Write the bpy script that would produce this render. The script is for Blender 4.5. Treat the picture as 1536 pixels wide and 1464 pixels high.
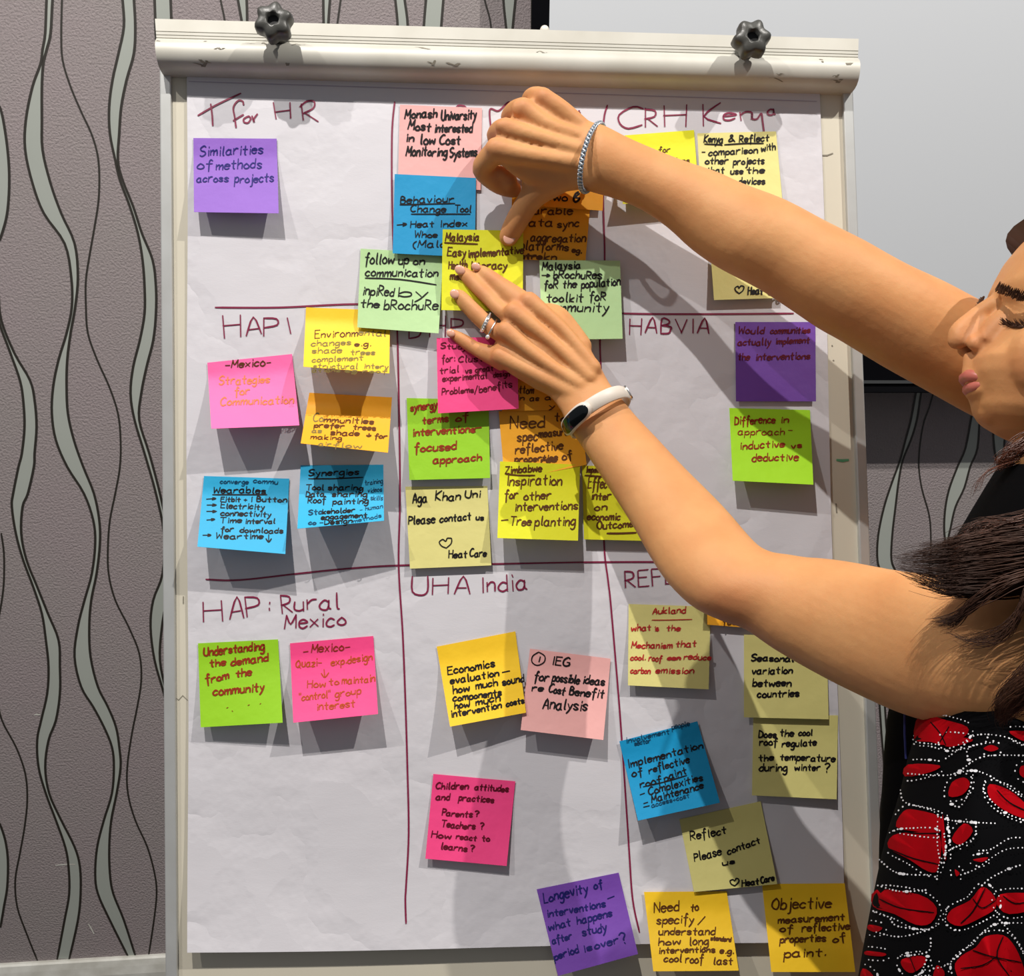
import bpy, bmesh, math, random
from mathutils import Vector, Matrix
from mathutils.noise import noise as pnoise
R_ = random.Random(7)
S = bpy.context.scene
for o in list(bpy.data.objects): bpy.data.objects.remove(o)
COL = S.collection
# ------------------------------------------------------------------ camera
F, CX, CY = 1500.0, 768.0, 732.0
CR = Vector((0.99397447, -0.10898157, 0.01173749))       # camera right
CD = Vector((-0.0112491, -0.20793869, -0.97807717))      # camera down
CF = Vector((0.10903307, 0.97205171, -0.20791169))       # camera forward
EYE = Vector((0, 0, 1.5))
cam = bpy.data.cameras.new('camera'); camo = bpy.data.objects.new('camera', cam); COL.objects.link(camo)
cam.sensor_width = 36; cam.sensor_fit = 'HORIZONTAL'; cam.lens = 36*F/1536; cam.clip_start = .02; cam.clip_end = 60
M = Matrix.Identity(4)
for i in range(3):
    M[i][0] = CR[i]; M[i][1] = -CD[i]; M[i][2] = -CF[i]; M[i][3] = EYE[i]
camo.matrix_world = M
S.camera = camo
# ------------------------------------------------------------------ world, lights, exposure
w = bpy.data.worlds.new('world'); S.world = w; w.use_nodes = True
w.node_tree.nodes['Background'].inputs[0].default_value = (.93, .94, 1.0, 1)
w.node_tree.nodes['Background'].inputs[1].default_value = .20
S.view_settings.view_transform = 'Standard'; S.view_settings.look = 'None'
S.view_settings.exposure = 0.10; S.view_settings.gamma = 1.0; S.view_settings.use_curve_mapping = False
# easel board frame (board leans back against its stand)
BO = Vector((0.10273498, 0.89142495, 1.29346828)); BU = Vector((0.99813773, -0.06042616, 0.00835213))
BV = Vector((0.00725046, 0.25346823, 0.96731654)); BN = Vector((-0.06056823, -0.96545458, 0.25343432))
def BP(u, v, n): return BO + BU*u + BV*v + BN*n
def lamp(name, u, v, n, e, col, size=.035):
    l = bpy.data.lights.new(name, 'SPOT'); l.energy = e; l.color = col; l.shadow_soft_size = size
    l.spot_size = math.radians(150); l.spot_blend = .3
    o = bpy.data.objects.new(name, l); COL.objects.link(o); o.location = BP(u, v, n)
    o.rotation_euler = (BP(u*.25, -.1, .05)-o.location).to_track_quat('-Z', 'Y').to_euler()
    return o
lamp('ceiling_spot', 1.70, 2.45, 1.65, 262, (1, .95, .89), .018)
lamp('ceiling_spot', -.60, 2.50, 1.70, 285, (1, .95, .90), .018)
lamp('ceiling_spot', -1.90, 2.40, 1.70, 125, (1, .95, .90), .018)

# ------------------------------------------------------------------ pixel rays, used only to find real positions on real planes
def ray(x, y): return CR*((x-CX)/F) + CD*((y-CY)/F) + CF
def P(x, y, n=0.0):
    d = ray(x, y); t = ((BO-EYE).dot(BN)+n)/d.dot(BN); return EYE + d*t
WALLY = 1.85
def W(x, y, off=0.0):
    d = ray(x, y); t = (WALLY-off)/d.y; return EYE + d*t
# ------------------------------------------------------------------ materials
def mat(name, col, rough=.6, metal=0, spec=.5, bump=None, var=None, sss=0, sub=(1,.3,.15), trans=0, coat=0):
    m = bpy.data.materials.new(name); m.use_nodes = True; nt = m.node_tree; b = nt.nodes['Principled BSDF']
    b.inputs['Base Color'].default_value = (*col, 1); b.inputs['Roughness'].default_value = rough
    b.inputs['Metallic'].default_value = metal; b.inputs['Specular IOR Level'].default_value = spec
    if coat: b.inputs['Coat Weight'].default_value = coat; b.inputs['Coat Roughness'].default_value = .1
    tc = nt.nodes.new('ShaderNodeTexCoord')
    if var:                      # (scale, amount, second colour)
        n = nt.nodes.new('ShaderNodeTexNoise'); n.inputs['Scale'].default_value = var[0]; n.inputs['Detail'].default_value = 5
        nt.links.new(tc.outputs['Object'], n.inputs['Vector'])
        r = nt.nodes.new('ShaderNodeMapRange'); r.inputs['From Min'].default_value = .35; r.inputs['From Max'].default_value = .65
        r.inputs['To Max'].default_value = var[1]; nt.links.new(n.outputs['Fac'], r.inputs['Value'])
        mx = nt.nodes.new('ShaderNodeMix'); mx.data_type = 'RGBA'
        mx.inputs[6].default_value = (*col, 1); mx.inputs[7].default_value = (*var[2], 1)
        nt.links.new(r.outputs[0], mx.inputs[0]); nt.links.new(mx.outputs[2], b.inputs['Base Color'])
    last = None
    for (sc, st, dist) in (bump or []):
        n = nt.nodes.new('ShaderNodeTexNoise'); n.inputs['Scale'].default_value = sc; n.inputs['Detail'].default_value = 4
        nt.links.new(tc.outputs['Object'], n.inputs['Vector'])
        bp = nt.nodes.new('ShaderNodeBump'); bp.inputs['Strength'].default_value = st; bp.inputs['Distance'].default_value = dist
        nt.links.new(n.outputs['Fac'], bp.inputs['Height'])
        if last: nt.links.new(last.outputs[0], bp.inputs['Normal'])
        last = bp
    if last: nt.links.new(last.outputs[0], b.inputs['Normal'])
    if sss:
        b.inputs['Subsurface Weight'].default_value = sss; b.inputs['Subsurface Radius'].default_value = sub
        b.inputs['Subsurface Scale'].default_value = .004
    if trans:                    # thin paper lets a little light through
        tr = nt.nodes.new('ShaderNodeBsdfTranslucent'); tr.inputs[0].default_value = (*col, 1)
        ms = nt.nodes.new('ShaderNodeMixShader'); ms.inputs[0].default_value = trans
        out = nt.nodes['Material Output']
        nt.links.new(b.outputs[0], ms.inputs[1]); nt.links.new(tr.outputs[0], ms.inputs[2]); nt.links.new(ms.outputs[0], out.inputs[0])
    return m
def srgb(r, g, b):
    f = lambda c: (c/255/12.92) if c/255 <= .04045 else ((c/255+.055)/1.055)**2.4
    return (f(r), f(g), f(b))
M_ = {}
M_['wall'] = mat('wallpaper_vinyl', srgb(142, 134, 133), .75, bump=[(900, .5, .002), (260, .8, .003)], var=(6, .35, srgb(147, 132, 137)))
M_['ribbon'] = mat('wallpaper_ribbon', srgb(160, 165, 158), .35, var=(3, .3, srgb(140, 146, 138)))
M_['line'] = mat('wallpaper_line', srgb(38, 34, 28), .5)
M_['screen'] = mat('screen_fabric', srgb(192, 196, 200), .8)
M_['black'] = mat('black_border', (.002, .002, .003), .9, spec=.05)
M_['blackmetal'] = mat('black_painted_metal', (.003, .003, .004), .6, spec=.1)
M_['strip'] = mat('grey_metal_strip', srgb(90, 92, 92), .35, .6)
M_['base'] = mat('painted_baseboard', srgb(205, 205, 198), .45, bump=[(40, .3, .002)], var=(25, .6, srgb(165, 163, 152)))
M_['floor'] = mat('dark_carpet', srgb(38, 36, 36), .95, bump=[(700, .6, .004)], var=(300, .6, srgb(60, 56, 55)))
M_['bar'] = mat('aluminium_rail', srgb(200, 198, 188), .5, .15, var=(18, .4, srgb(172, 168, 154)))
M_['frame'] = mat('aluminium_frame', srgb(196, 198, 196), .38, .45, var=(30, .3, srgb(170, 170, 165)))
M_['board'] = mat('cream_whiteboard', srgb(208, 202, 184), .35, var=(12, .3, srgb(196, 190, 172)), coat=.2)
M_['scuff'] = mat('dark_scuff', srgb(128, 122, 108), .8)
M_['knob'] = mat('knob_plastic', srgb(66, 66, 62), .38, bump=[(600, .2, .0005)])
M_['knobhole'] = mat('knob_hole', (.004, .004, .004), .6)
M_['chrome'] = mat('silver_metal', (.8, .8, .78), .22, 1.0)
M_['gem'] = mat('bright_stone', (.95, .95, .95), .05, .6)
M_['strap'] = mat('silicone_strap', srgb(214, 206, 194), .45)
M_['glass'] = mat('black_display', (.004, .006, .007), .12, spec=.35)
M_['maroon'] = mat('maroon_marker', srgb(128, 20, 62), .5)
M_['faintline'] = mat('printed_line', srgb(168, 160, 178), .8)
M_['green_mark'] = mat('green_marker', srgb(92, 160, 118), .5)
INK = {'k': mat('black_ink', srgb(22, 18, 20), .6, spec=.22), 'b': mat('blue_ink', srgb(28, 22, 110), .6, spec=.22), 'n': mat('navy_ink', srgb(24, 24, 96), .6, spec=.22),
       'r': mat('brown_red_ink', srgb(140, 44, 18), .6, spec=.22), 'o': mat('orange_ink', srgb(222, 120, 70), .6, spec=.22), 'm': mat('maroon_ink', srgb(112, 20, 44), .6, spec=.22),
       'w': mat('brown_ink', srgb(92, 52, 18), .6, spec=.22), 'g': mat('grey_ink', srgb(128, 112, 60), .6, spec=.22), 't': mat('teal_ink', srgb(10, 62, 92), .6, spec=.22), 'd': mat('dark_maroon_ink', srgb(96, 8, 32), .6, spec=.22),
       's': mat('rust_ink', srgb(176, 70, 20), .6, spec=.22), 'e': mat('red_ink', srgb(176, 40, 40), .6, spec=.22)}
def notemat(n, c, c2): return mat(n, c, .62, bump=[(45, .35, .0022), (1500, .1, .0003)], var=(22, .35, c2), trans=.10)
NM = {'purple': notemat('purple_paper', srgb(146, 98, 200), srgb(136, 90, 192)), 'dpurple': notemat('deep_purple_paper', srgb(118, 70, 172), srgb(110, 62, 164)),
      'palepink': notemat('pale_pink_paper', srgb(240, 180, 176), srgb(236, 172, 168)), 'blue': notemat('blue_paper', srgb(0, 152, 206), srgb(0, 146, 200)),
      'lblue': notemat('cyan_paper', srgb(40, 176, 222), srgb(30, 170, 218)),
      'palegreen': notemat('pale_green_paper', srgb(184, 220, 158), srgb(190, 224, 164)), 'yellow': notemat('acid_yellow_paper', srgb(230, 230, 20), srgb(222, 224, 16)),
      'orange': notemat('orange_paper', srgb(252, 178, 26), srgb(250, 172, 22)), 'amber': notemat('amber_paper', srgb(255, 210, 36), srgb(255, 204, 32)),
      'paleyellow': notemat('pale_yellow_paper', srgb(228, 220, 140), srgb(222, 214, 132)), 'pink': notemat('pink_paper', srgb(252, 110, 176), srgb(250, 102, 170)),
      'hotpink': notemat('hot_pink_paper', srgb(250, 72, 140), srgb(246, 66, 132)), 'green': notemat('lime_green_paper', srgb(152, 210, 24), srgb(146, 204, 20)),
      'lime': notemat('bright_lime_paper', srgb(172, 232, 30), srgb(164, 226, 26))}
# crumpled white flip chart paper
pm = mat('white_chart_paper', srgb(210, 208, 213), .7, trans=.04); M_['paper'] = pm
nt = pm.node_tree; b = nt.nodes['Principled BSDF']; tc = nt.nodes['Texture Coordinate']
last = None
for (kind, sc, st, di, stretch) in (('N', 5, .45, .012, (1, 1, 1)), ('R', 7, .5, .0014, (1, 1, 1)), ('N', 30, .2, .0010, (1, 1, 2.5)), ('N', 420, .12, .0004, (1, 1, 3))):
    mp = nt.nodes.new('ShaderNodeMapping'); mp.inputs['Scale'].default_value = stretch; nt.links.new(tc.outputs['Object'], mp.inputs['Vector'])
    n = nt.nodes.new('ShaderNodeTexNoise'); n.inputs['Scale'].default_value = sc; n.inputs['Detail'].default_value = 3 if kind == 'N' else 5
    nt.links.new(mp.outputs[0], n.inputs['Vector']); h = n.outputs['Fac']
    if kind == 'R':
        n.inputs['Roughness'].default_value = .45
        a = nt.nodes.new('ShaderNodeMath'); a.operation = 'SUBTRACT'; a.inputs[1].default_value = .5; nt.links.new(h, a.inputs[0])
        a2 = nt.nodes.new('ShaderNodeMath'); a2.operation = 'ABSOLUTE'; nt.links.new(a.outputs[0], a2.inputs[0])
        a3 = nt.nodes.new('ShaderNodeMapRange'); a3.inputs['From Max'].default_value = .07; nt.links.new(a2.outputs[0], a3.inputs[0]); h = a3.outputs[0]
    bp = nt.nodes.new('ShaderNodeBump'); bp.inputs['Strength'].default_value = st; bp.inputs['Distance'].default_value = di
    nt.links.new(h, bp.inputs['Height'])
    if last: nt.links.new(last.outputs[0], bp.inputs['Normal'])
    last = bp
nt.links.new(last.outputs[0], b.inputs['Normal'])
# skin with soft blotches
SK = mat('skin', srgb(206, 150, 98), .56, spec=.28, bump=[(1400, .18, .0004), (120, .25, .0016)], var=(26, .55, srgb(194, 130, 80)), sss=.12)
M_['skin'] = SK
nt = SK.node_tree; b = nt.nodes['Principled BSDF']; src = b.inputs['Base Color'].links[0].from_socket
at_ = nt.nodes.new('ShaderNodeAttribute'); at_.attribute_name = 'redness'; mx = nt.nodes.new('ShaderNodeMix'); mx.data_type = 'RGBA'
sc_ = nt.nodes.new('ShaderNodeMath'); sc_.operation = 'MULTIPLY'; sc_.inputs[1].default_value = .32
nt.links.new(at_.outputs['Fac'], sc_.inputs[0]); nt.links.new(sc_.outputs[0], mx.inputs[0]); nt.links.new(src, mx.inputs[6]); mx.inputs[7].default_value = (*srgb(184, 100, 72), 1)
nt.links.new(mx.outputs[2], b.inputs['Base Color'])
M_['nail'] = mat('fingernail', srgb(226, 170, 146), .25, coat=.4)
M_['lip'] = mat('lip_skin', srgb(190, 106, 92), .35)
M_['hair'] = mat('dark_brown_hair', srgb(46, 29, 22), .55, spec=.3, var=(14, .9, srgb(74, 44, 28)))
M_['auburn'] = mat('auburn_hair', srgb(92, 46, 24), .35, spec=.6)
M_['dress'] = mat('black_print_fabric', (.0025, .0025, .003), .9, spec=.04)
M_['red'] = mat('red_print', srgb(150, 4, 14), .9, spec=.04, var=(40, .4, srgb(128, 4, 12)))
M_['white'] = mat('white_print', srgb(220, 220, 224), .7)
M_['navy'] = mat('navy_edging', srgb(18, 26, 84), .7)
M_['eyewhite'] = mat('eye_white', srgb(225, 218, 208), .2)

# ------------------------------------------------------------------ object helpers
def mesh_obj(name, verts, faces, m, parent=None, smooth=False):
    me = bpy.data.meshes.new(name); me.from_pydata([tuple(v) for v in verts], [], faces); me.update()
    me.materials.append(m)
    if smooth: me.polygons.foreach_set('use_smooth', [True]*len(me.polygons))
    o = bpy.data.objects.new(name, me); COL.objects.link(o)
    if parent: o.parent = parent; o.matrix_parent_inverse = parent.matrix_world.inverted()
    return o
def empty(name, loc):
    o = bpy.data.objects.new(name, None); COL.objects.link(o); o.location = loc; o.matrix_world = Matrix.Translation(loc); o.empty_display_size = .05; return o
def tag(o, label=None, cat=None, group=None, kind=None):
    if label: o['label'] = label
    if cat: o['category'] = cat
    if group: o['group'] = group
    if kind: o['kind'] = kind
    return o
class MB:
    def __init__(s): s.v = []; s.f = []
    def add(s, v, f):
        n = len(s.v); s.v += list(v); s.f += [tuple(i+n for i in q) for q in f]
    def hexa(s, a, b):             # two quads of 4 points (back, front)
        s.add(list(a)+list(b), [(3, 2, 1, 0), (4, 5, 6, 7), (0, 1, 5, 4), (1, 2, 6, 5), (2, 3, 7, 6), (3, 0, 4, 7)])
    def box(s, c, x, y, z):        # centre + three half vectors
        p = [c-x-y-z, c+x-y-z, c+x+y-z, c-x+y-z]; q = [k+z*2 for k in p]; s.hexa(p, q)
    def rings(s, rs, closed=False, caps=True):
        n = len(rs[0]); base = len(s.v); f = []
        for r in rs: s.v += list(r)
        m = len(rs)
        for i in range(m if closed else m-1):
            for j in range(n):
                a = base+i*n+j; b_ = base+i*n+(j+1) % n; c = base+((i+1) % m)*n+(j+1) % n; d = base+((i+1) % m)*n+j
                f.append((a, b_, c, d))
        if caps and not closed:
            for r0, fl in ((base, True), (base+(m-1)*n, False)):
                c = sum((s.v[r0+j] for j in range(n)), Vector())/n; s.v.append(c); k = len(s.v)-1
                for j in range(n):
                    a, b_ = r0+j, r0+(j+1) % n
                    f.append((k, b_, a) if fl else (k, a, b_))
        s.f += f
    def tube(s, pts, rad, n=8, closed=False):
        pts = [Vector(p) for p in pts]; m = len(pts); rs = []
        if not hasattr(rad, '__len__'): rad = [rad]*m
        up = None
        for i, p in enumerate(pts):
            t = (pts[(i+1) % m]-pts[i-1]) if closed else (pts[min(i+1, m-1)]-pts[max(i-1, 0)])
            if t.length < 1e-9: t = Vector((0, 0, 1))
            t.normalize()
            if up is None: up = t.orthogonal().normalized()
            up = (up-t*up.dot(t)); up = up.normalized() if up.length > 1e-6 else t.orthogonal().normalized()
            sd = t.cross(up)
            rs.append([p+(up*math.cos(2*math.pi*j/n)+sd*math.sin(2*math.pi*j/n))*rad[i] for j in range(n)])
        s.rings(rs, closed)
    def ball(s, c, rx, ry=None, rz=None, n=14):
        if not isinstance(rx, Vector): rx = Vector((rx, 0, 0)); ry = Vector((0, rx.x, 0)); rz = Vector((0, 0, rx.x))
        rs = []
        for i in range(1, n//2+3):
            th = math.pi*i/(n//2+3)
            rs.append([c+rz*math.cos(th)+(rx*math.cos(2*math.pi*j/n)+ry*math.sin(2*math.pi*j/n))*math.sin(th) for j in range(n)])
        s.rings(rs)
    def build(s, name, m, parent=None, smooth=False): return mesh_obj(name, s.v, s.f, m, parent, smooth)
def bevel(o, wd, seg=2):
    md = o.modifiers.new('bevel', 'BEVEL'); md.width = wd; md.segments = seg; md.limit_method = 'ANGLE'; return o
def catmull(pts, sub=5):
    if len(pts) < 3: return [tuple(p) for p in pts]
    out = []; n = len(pts)
    for i in range(n-1):
        p0, p1, p2, p3 = pts[max(i-1, 0)], pts[i], pts[i+1], pts[min(i+2, n-1)]
        for k in range(sub):
            t = k/sub; t2 = t*t; t3 = t2*t
            out.append(tuple(.5*(2*p1[d]+(p2[d]-p0[d])*t+(2*p0[d]-5*p1[d]+4*p2[d]-p3[d])*t2+(-p0[d]+3*p1[d]-3*p2[d]+p3[d])*t3) for d in range(len(p1))))
    out.append(tuple(pts[-1])); return out
def lerpcurve(tab, y):             # tab rows (y, a, b, ...) -> interpolated values
    if y <= tab[0][0]: return tab[0][1:]
    for i in range(len(tab)-1):
        if tab[i+1][0] >= y:
            t = (y-tab[i][0])/(tab[i+1][0]-tab[i][0]); return tuple(a+(b_-a)*t for a, b_ in zip(tab[i][1:], tab[i+1][1:]))
    return tab[-1][1:]

# ------------------------------------------------------------------ room shell
XL, XR = -2.6, 3.4
m = MB(); m.box(Vector(((XL+XR)/2, WALLY+.05, 1.55)), Vector(((XR-XL)/2, 0, 0)), Vector((0, .05, 0)), Vector((0, 0, 1.55)))
wall = m.build('wall_back', M_['wall']); tag(wall, kind='structure')
m = MB(); m.box(Vector(((XL+XR)/2, -1.3, -.05)), Vector(((XR-XL)/2, 0, 0)), Vector((0, 3.2, 0)), Vector((0, 0, .05)))
floor = m.build('floor', M_['floor']); tag(floor, kind='structure')
m = MB(); prof = [(0, 0), (.016, 0), (.016, .118), (.013, .134), (.010, .146), (.006, .1485), (0, .1485)]
m.rings([[Vector((x, WALLY-p[0], p[1])) for p in prof] for x in (XL, XR)])
bb = m.build('baseboard_back', M_['base']); tag(bb, kind='structure')
# wallpaper motifs: traced edge tables (image row, left, right) -> points on the wall
def wp(x, y): q = W(x, y); return (q.z, q.x)
R1 = [(-40,72,84),(0,70,79),(50,68,76),(75,64,70),(96,61,65),(130,49,63),(180,39,63),(225,38,64),(275,49,76),(320,66,92),(365,97,112),(415,107,117),(460,108,113),(500,100,106),(540,88,101),(580,80,100),(620,78,102),(660,84,111),(700,101,125),(740,126,141),(780,140,149),(815,143,150),(860,138,145),(900,127,137),(940,117,134),(985,112,136),(1030,122,147),(1060,140,162),(1090,156,174),(1120,168,179),(1150,171,181),(1190,168,175),(1230,156,167),(1270,146,164),(1310,143,165),(1340,147,170),(1380,165,186),(1436,193,204)]
R2 = [(-40,180,198),(0,184,201),(40,186,203),(80,178,201),(120,169,190),(160,164,182),(200,165,179),(240,173,177),(270,180,184),(310,195,200),(350,207,213),(390,214,229),(430,217,234),(470,217,234),(510,210,230),(550,200,220),(590,196,212),(630,202,209),(680,217,224),(740,234,240),(800,246,252),(860,244,258),(900,230,250),(940,226,243),(990,232,240),(1040,246,250),(1090,258,262),(1150,268,276)]
R0 = [(440,-6,-2),(480,-2,2),(530,16,22),(570,30,45),(600,35,52),(640,37,55),(680,33,52),(700,28,51),(740,20,42),(760,18,34),(800,24,32),(840,35,40),(880,50,56),(920,63,72),(960,69,88),(1000,73,90),(1040,71,90),(1080,62,84),(1110,56,73),(1150,58,68),(1190,69,74),(1230,84,92),(1270,98,112),(1300,103,120),(1340,104,121),(1380,97,117),(1438,86,104)]
TH = [(-40,93),(0,93),(50,92),(90,94),(130,106),(170,123),(200,137),(230,146),(260,149),(300,148),(340,142),(380,135),(420,129),(460,129),(500,132),(540,146),(580,164),(620,177),(660,181),(700,180),(740,173),(780,165),(820,162),(860,163),(900,173),(940,193),(980,209),(1020,212),(1060,206),(1100,198),(1150,191),(1190,192),(1230,203),(1270,221),(1310,232),(1340,235),(1380,231),(1433,223)]
TH0 = [(800,2),(830,6),(870,6),(900,3),(960,-6),(1040,-4),(1080,3),(1120,24),(1160,38),(1200,41),(1240,37),(1280,30),(1320,23),(1360,26),(1400,40),(1440,56)]
RL = [(160,-4,0),(180,-4,5),(220,-4,11),(260,-4,14),(300,-4,13),(330,-4,9),(360,-4,0)]
RLb = [(1235,-4,0),(1260,-4,8),(1290,-4,12),(1330,-4,11),(1360,-4,6),(1390,-4,1)]
RA = [(560,1378,1388),(592,1373,1381),(630,1366,1375),(660,1358,1366),(690,1350,1354),(720,1339,1348),(760,1326,1343),(804,1317,1338),(840,1316,1337),(862,1322,1345),(920,1336,1362),(1000,1350,1366)]
RB = [(585,1466,1478),(620,1458,1470),(672,1448,1466),(700,1436,1455),(732,1424,1446),(760,1418,1433),(790,1416,1426),(815,1418,1422),(860,1424,1428)]
RC = [(600,1496,1518),(640,1490,1509),(670,1491,1506),(690,1495,1508),(720,1506,1512),(760,1520,1526)]
THR = [(585,1401),(610,1394),(640,1384),(690,1378),(730,1382),(770,1393),(800,1396),(840,1395),(900,1388)]
RD = [(1040,1318,1326),(1100,1322,1330),(1160,1326,1338),(1220,1320,1330),(1280,1314,1322)]
TOPS = [([(-30,230,254),(0,232,256),(60,234,258)]),([(-30,352,366),(0,357,370),(50,366,371)]),([(-30,486,500),(0,485,495),(60,486,491)]),([(-30,590,604),(0,593,607),(30,596,611),(60,597,612)]),([(-30,644,668),(0,639,665),(50,635,661)]),([(-30,756,776),(0,755,773),(50,760,768)])]
THT = [[(-30,328),(0,331),(30,337),(60,339)],[(-30,514),(0,511),(50,504)],[(-30,722),(0,727),(30,735),(60,738)],[(-30,797),(60,797)]]
def ribbon_part(tab, dz=0, dx=0, ya=None):
    tab = [(a, *b_) for a, *b_ in tab]
    L = catmull([wp(x0, y) for y, x0, x1 in tab], 4); Rr = catmull([wp(x1, y) for y, x0, x1 in tab], 4)
    y0 = WALLY-.0004; mm = MB(); n = len(L)
    vs = [Vector((p[1]+dx, y0, p[0]+dz)) for p in L]+[Vector((p[1]+dx, y0, p[0]+dz)) for p in Rr]
    mm.add(vs, [(i, i+1, n+i+1, n+i) for i in range(n-1)])
    r = mm.build('ribbon_motif', M_['ribbon'], wall)
    mm = MB()
    for C in (L, Rr): strip(mm, [(p[1]+dx, p[0]+dz) for p in C], .0042, lambda x, z: Vector((x, WALLY-.0008, z)))
    mm.build('outline', M_['line'], r)
def strip(mm, pts, wd, fn, wiggle=None):
    """flat pen stroke of width wd through 2D pts; fn maps 2D -> 3D"""
    n = len(pts)
    if n < 2: return
    L, Rr = [], []
    for i in range(n):
        a, b_ = pts[max(i-1, 0)], pts[min(i+1, n-1)]
        dx, dy = b_[0]-a[0], b_[1]-a[1]; l = math.hypot(dx, dy) or 1; dx, dy = dx/l, dy/l
        h = wd/2*(1 if 0 < i < n-1 else .7)
        x, y = pts[i]
        if i == 0: x -= dx*wd*.3; y -= dy*wd*.3
        if i == n-1: x += dx*wd*.3; y += dy*wd*.3
        L.append(fn(x-dy*h, y+dx*h)); Rr.append(fn(x+dy*h, y-dx*h))
    mm.add(L+Rr, [(i, i+1, n+i+1, n+i) for i in range(n-1)])
def thin_part(tab, dx=0):
    C = catmull([wp(x, y) for y, x in tab], 4); mm = MB()
    strip(mm, [(p[1]+dx, p[0]) for p in C], .0032, lambda x, z: Vector((x, WALLY-.0006, z)))
    mm.build('line_motif', M_['line'], wall)
for t in [R1, R2, R0, RL, RLb, RA, RB, RC, RD]+TOPS: ribbon_part(t)
for t in [TH, TH0, THR]+THT: thin_part(t)
# the same motifs repeat along the wall behind the easel and beyond the picture
for dx in (-.42, -.84, -1.26, -1.68, 1.95, 2.37, 2.79):
    ribbon_part(R1, 0, dx); ribbon_part(R2, 0, dx); thin_part(TH, dx)
for dx in (.42, .82, 1.20):
    ribbon_part([r for r in R1 if r[0] >= 130], 0, dx); ribbon_part([r for r in R2 if r[0] >= 160], 0, dx) if dx < 1 else None; thin_part([r for r in TH if r[0] >= 170], dx) if dx < 1 else None
# scuffs on the wall
for (x, y, a, l) in ((137, 1393, 1.2, 20), (98, 1297, 0, 30), (56, 1072, 0, 8)):
    mm = MB(); c = W(x, y); dx = math.cos(a)*l*.0006; dz = -math.sin(a)*l*.0006
    strip(mm, [(c.x-dx, c.z-dz), (c.x, c.z+.001), (c.x+dx, c.z+dz)], .003, lambda px, pz: Vector((px, WALLY-.0007, pz)))
    mm.build('scuff', M_['base'], wall)

# projection screen on the wall
SO = .10
scr = empty('projection_screen', W(1100, 588, SO)); tag(scr, 'large wall-mounted projection screen with black border behind the easel', 'screen')
def wrect(x0, x1, z0, z1, o0, o1):
    mm = MB(); mm.box(Vector(((x0+x1)/2, WALLY-(o0+o1)/2, (z0+z1)/2)), Vector(((x1-x0)/2, 0, 0)), Vector((0, (o1-o0)/2, 0)), Vector((0, 0, (z1-z0)/2))); return mm
sx0 = W(798, 0, SO).x; sx1 = W(824.5, 0, SO).x; zb = W(1350, 589, SO).z; zt = W(1350, 576, SO).z; zs = W(1350, 571, SO).z; zf = W(1350, 523, SO).z
wrect(sx0, 2.75, zf-.01, 2.6, SO-.004, SO).build('border', M_['black'], scr)
wrect(sx1, 2.70, zf, 2.55, SO, SO+.0015).build('fabric', M_['screen'], scr)
bevel(wrect(sx0, 2.75, zb, zt, 0.0, SO+.006).build('bottom_rail', M_['blackmetal'], scr), .002)
wrect(sx0, 2.75, zt, zf, .03, SO+.002).build('back_panel', M_['black'], scr)
wrect(sx0, 2.75, zt+.002, zt+.007, SO, SO+.010).build('trim_strip', M_['strip'], scr)
wrect(sx0, 2.75, 2.6, 2.72, 0, SO+.02).build('case', M_['blackmetal'], scr)

# ------------------------------------------------------------------ easel
ez = empty('flip_chart_easel', Vector((BO.x, BO.y, 0))); tag(ez, 'leaning flip chart easel with cream board and scuffed aluminium frame', 'easel')
def slab(corners, n0, n1, name, mt, bev=0):
    mm = MB(); mm.hexa([P(*c, n1)-BN*(n1-n0) for c in corners][::-1], [P(*c, n1) for c in corners][::-1]); o = mm.build(name, mt, ez)
    if bev: bevel(o, bev)
    return o
BL_, BR_ = 2050, 2050   # board continues below the picture
def ext(x0, y0, x1, y1, y): return x0+(x1-x0)*(y-y0)/(y1-y0)
yb = 1640
slab([(254, 100), (1266, 126), (ext(1266,126,1313,1464,yb), yb), (ext(256,105,265.5,1464,yb), yb)], -.012, 0.0, 'board_panel', M_['board'])
slab([(239, 100), (256, 100), (ext(256,105,265.5,1464,yb), yb), (ext(239.5,105,248,1464,yb), yb)], -.018, .0045, 'side_frame', M_['frame'], .0012)
slab([(1264, 122), (1279.5, 122), (ext(1279.5,132,1329,1464,yb), yb), (ext(1264,132,1313,1464,yb), yb)], -.018, .0045, 'side_frame', M_['frame'], .0012)
slab([(ext(239.5,105,248,1464,yb), yb-20), (ext(1279.5,132,1329,1464,yb), yb-20), (ext(1279.5,132,1329,1464,yb), yb+20), (ext(239.5,105,248,1464,yb), yb+20)], -.018, .012, 'bottom_rail', M_['frame'], .002)
# clamp bar, profile extruded along the top
A0, A1, A2, A3 = P(234, 31), P(1286, 61), P(1283, 132), P(240, 105)
nb = .026
prof = [(0, -.012), (0, .016), (.01, .0182), (.255, .0185), (.258, .0177), (.268, .0177), (.271, .0185), (.325, .0185), (.328, .0177), (.338, .0177), (.341, .0185), (.385, .0185), (.388, .0177), (.398, .0177), (.401, .0185), (.44, .0200), (.48, .0222), (.53, .0240), (.60, .0250), (.68, .0255), (.76, .0250), (.84, .0238), (.91, .0215), (.96, .0185), (.99, .014), (1, .008), (1, -.012)]
def barpt(s, t, n):
    # s along, t down ; px interpolation on plane n so that outline sits where the real bar is
    x0, y0 = 234+(240-234)*t, 30+(105-30)*t; x1, y1 = 1286+(1283-1286)*t, 60+(133-60)*t
    return P(x0+(x1-x0)*s, y0+(y1-y0)*s, .015)+BN*(n-.015)
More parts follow.
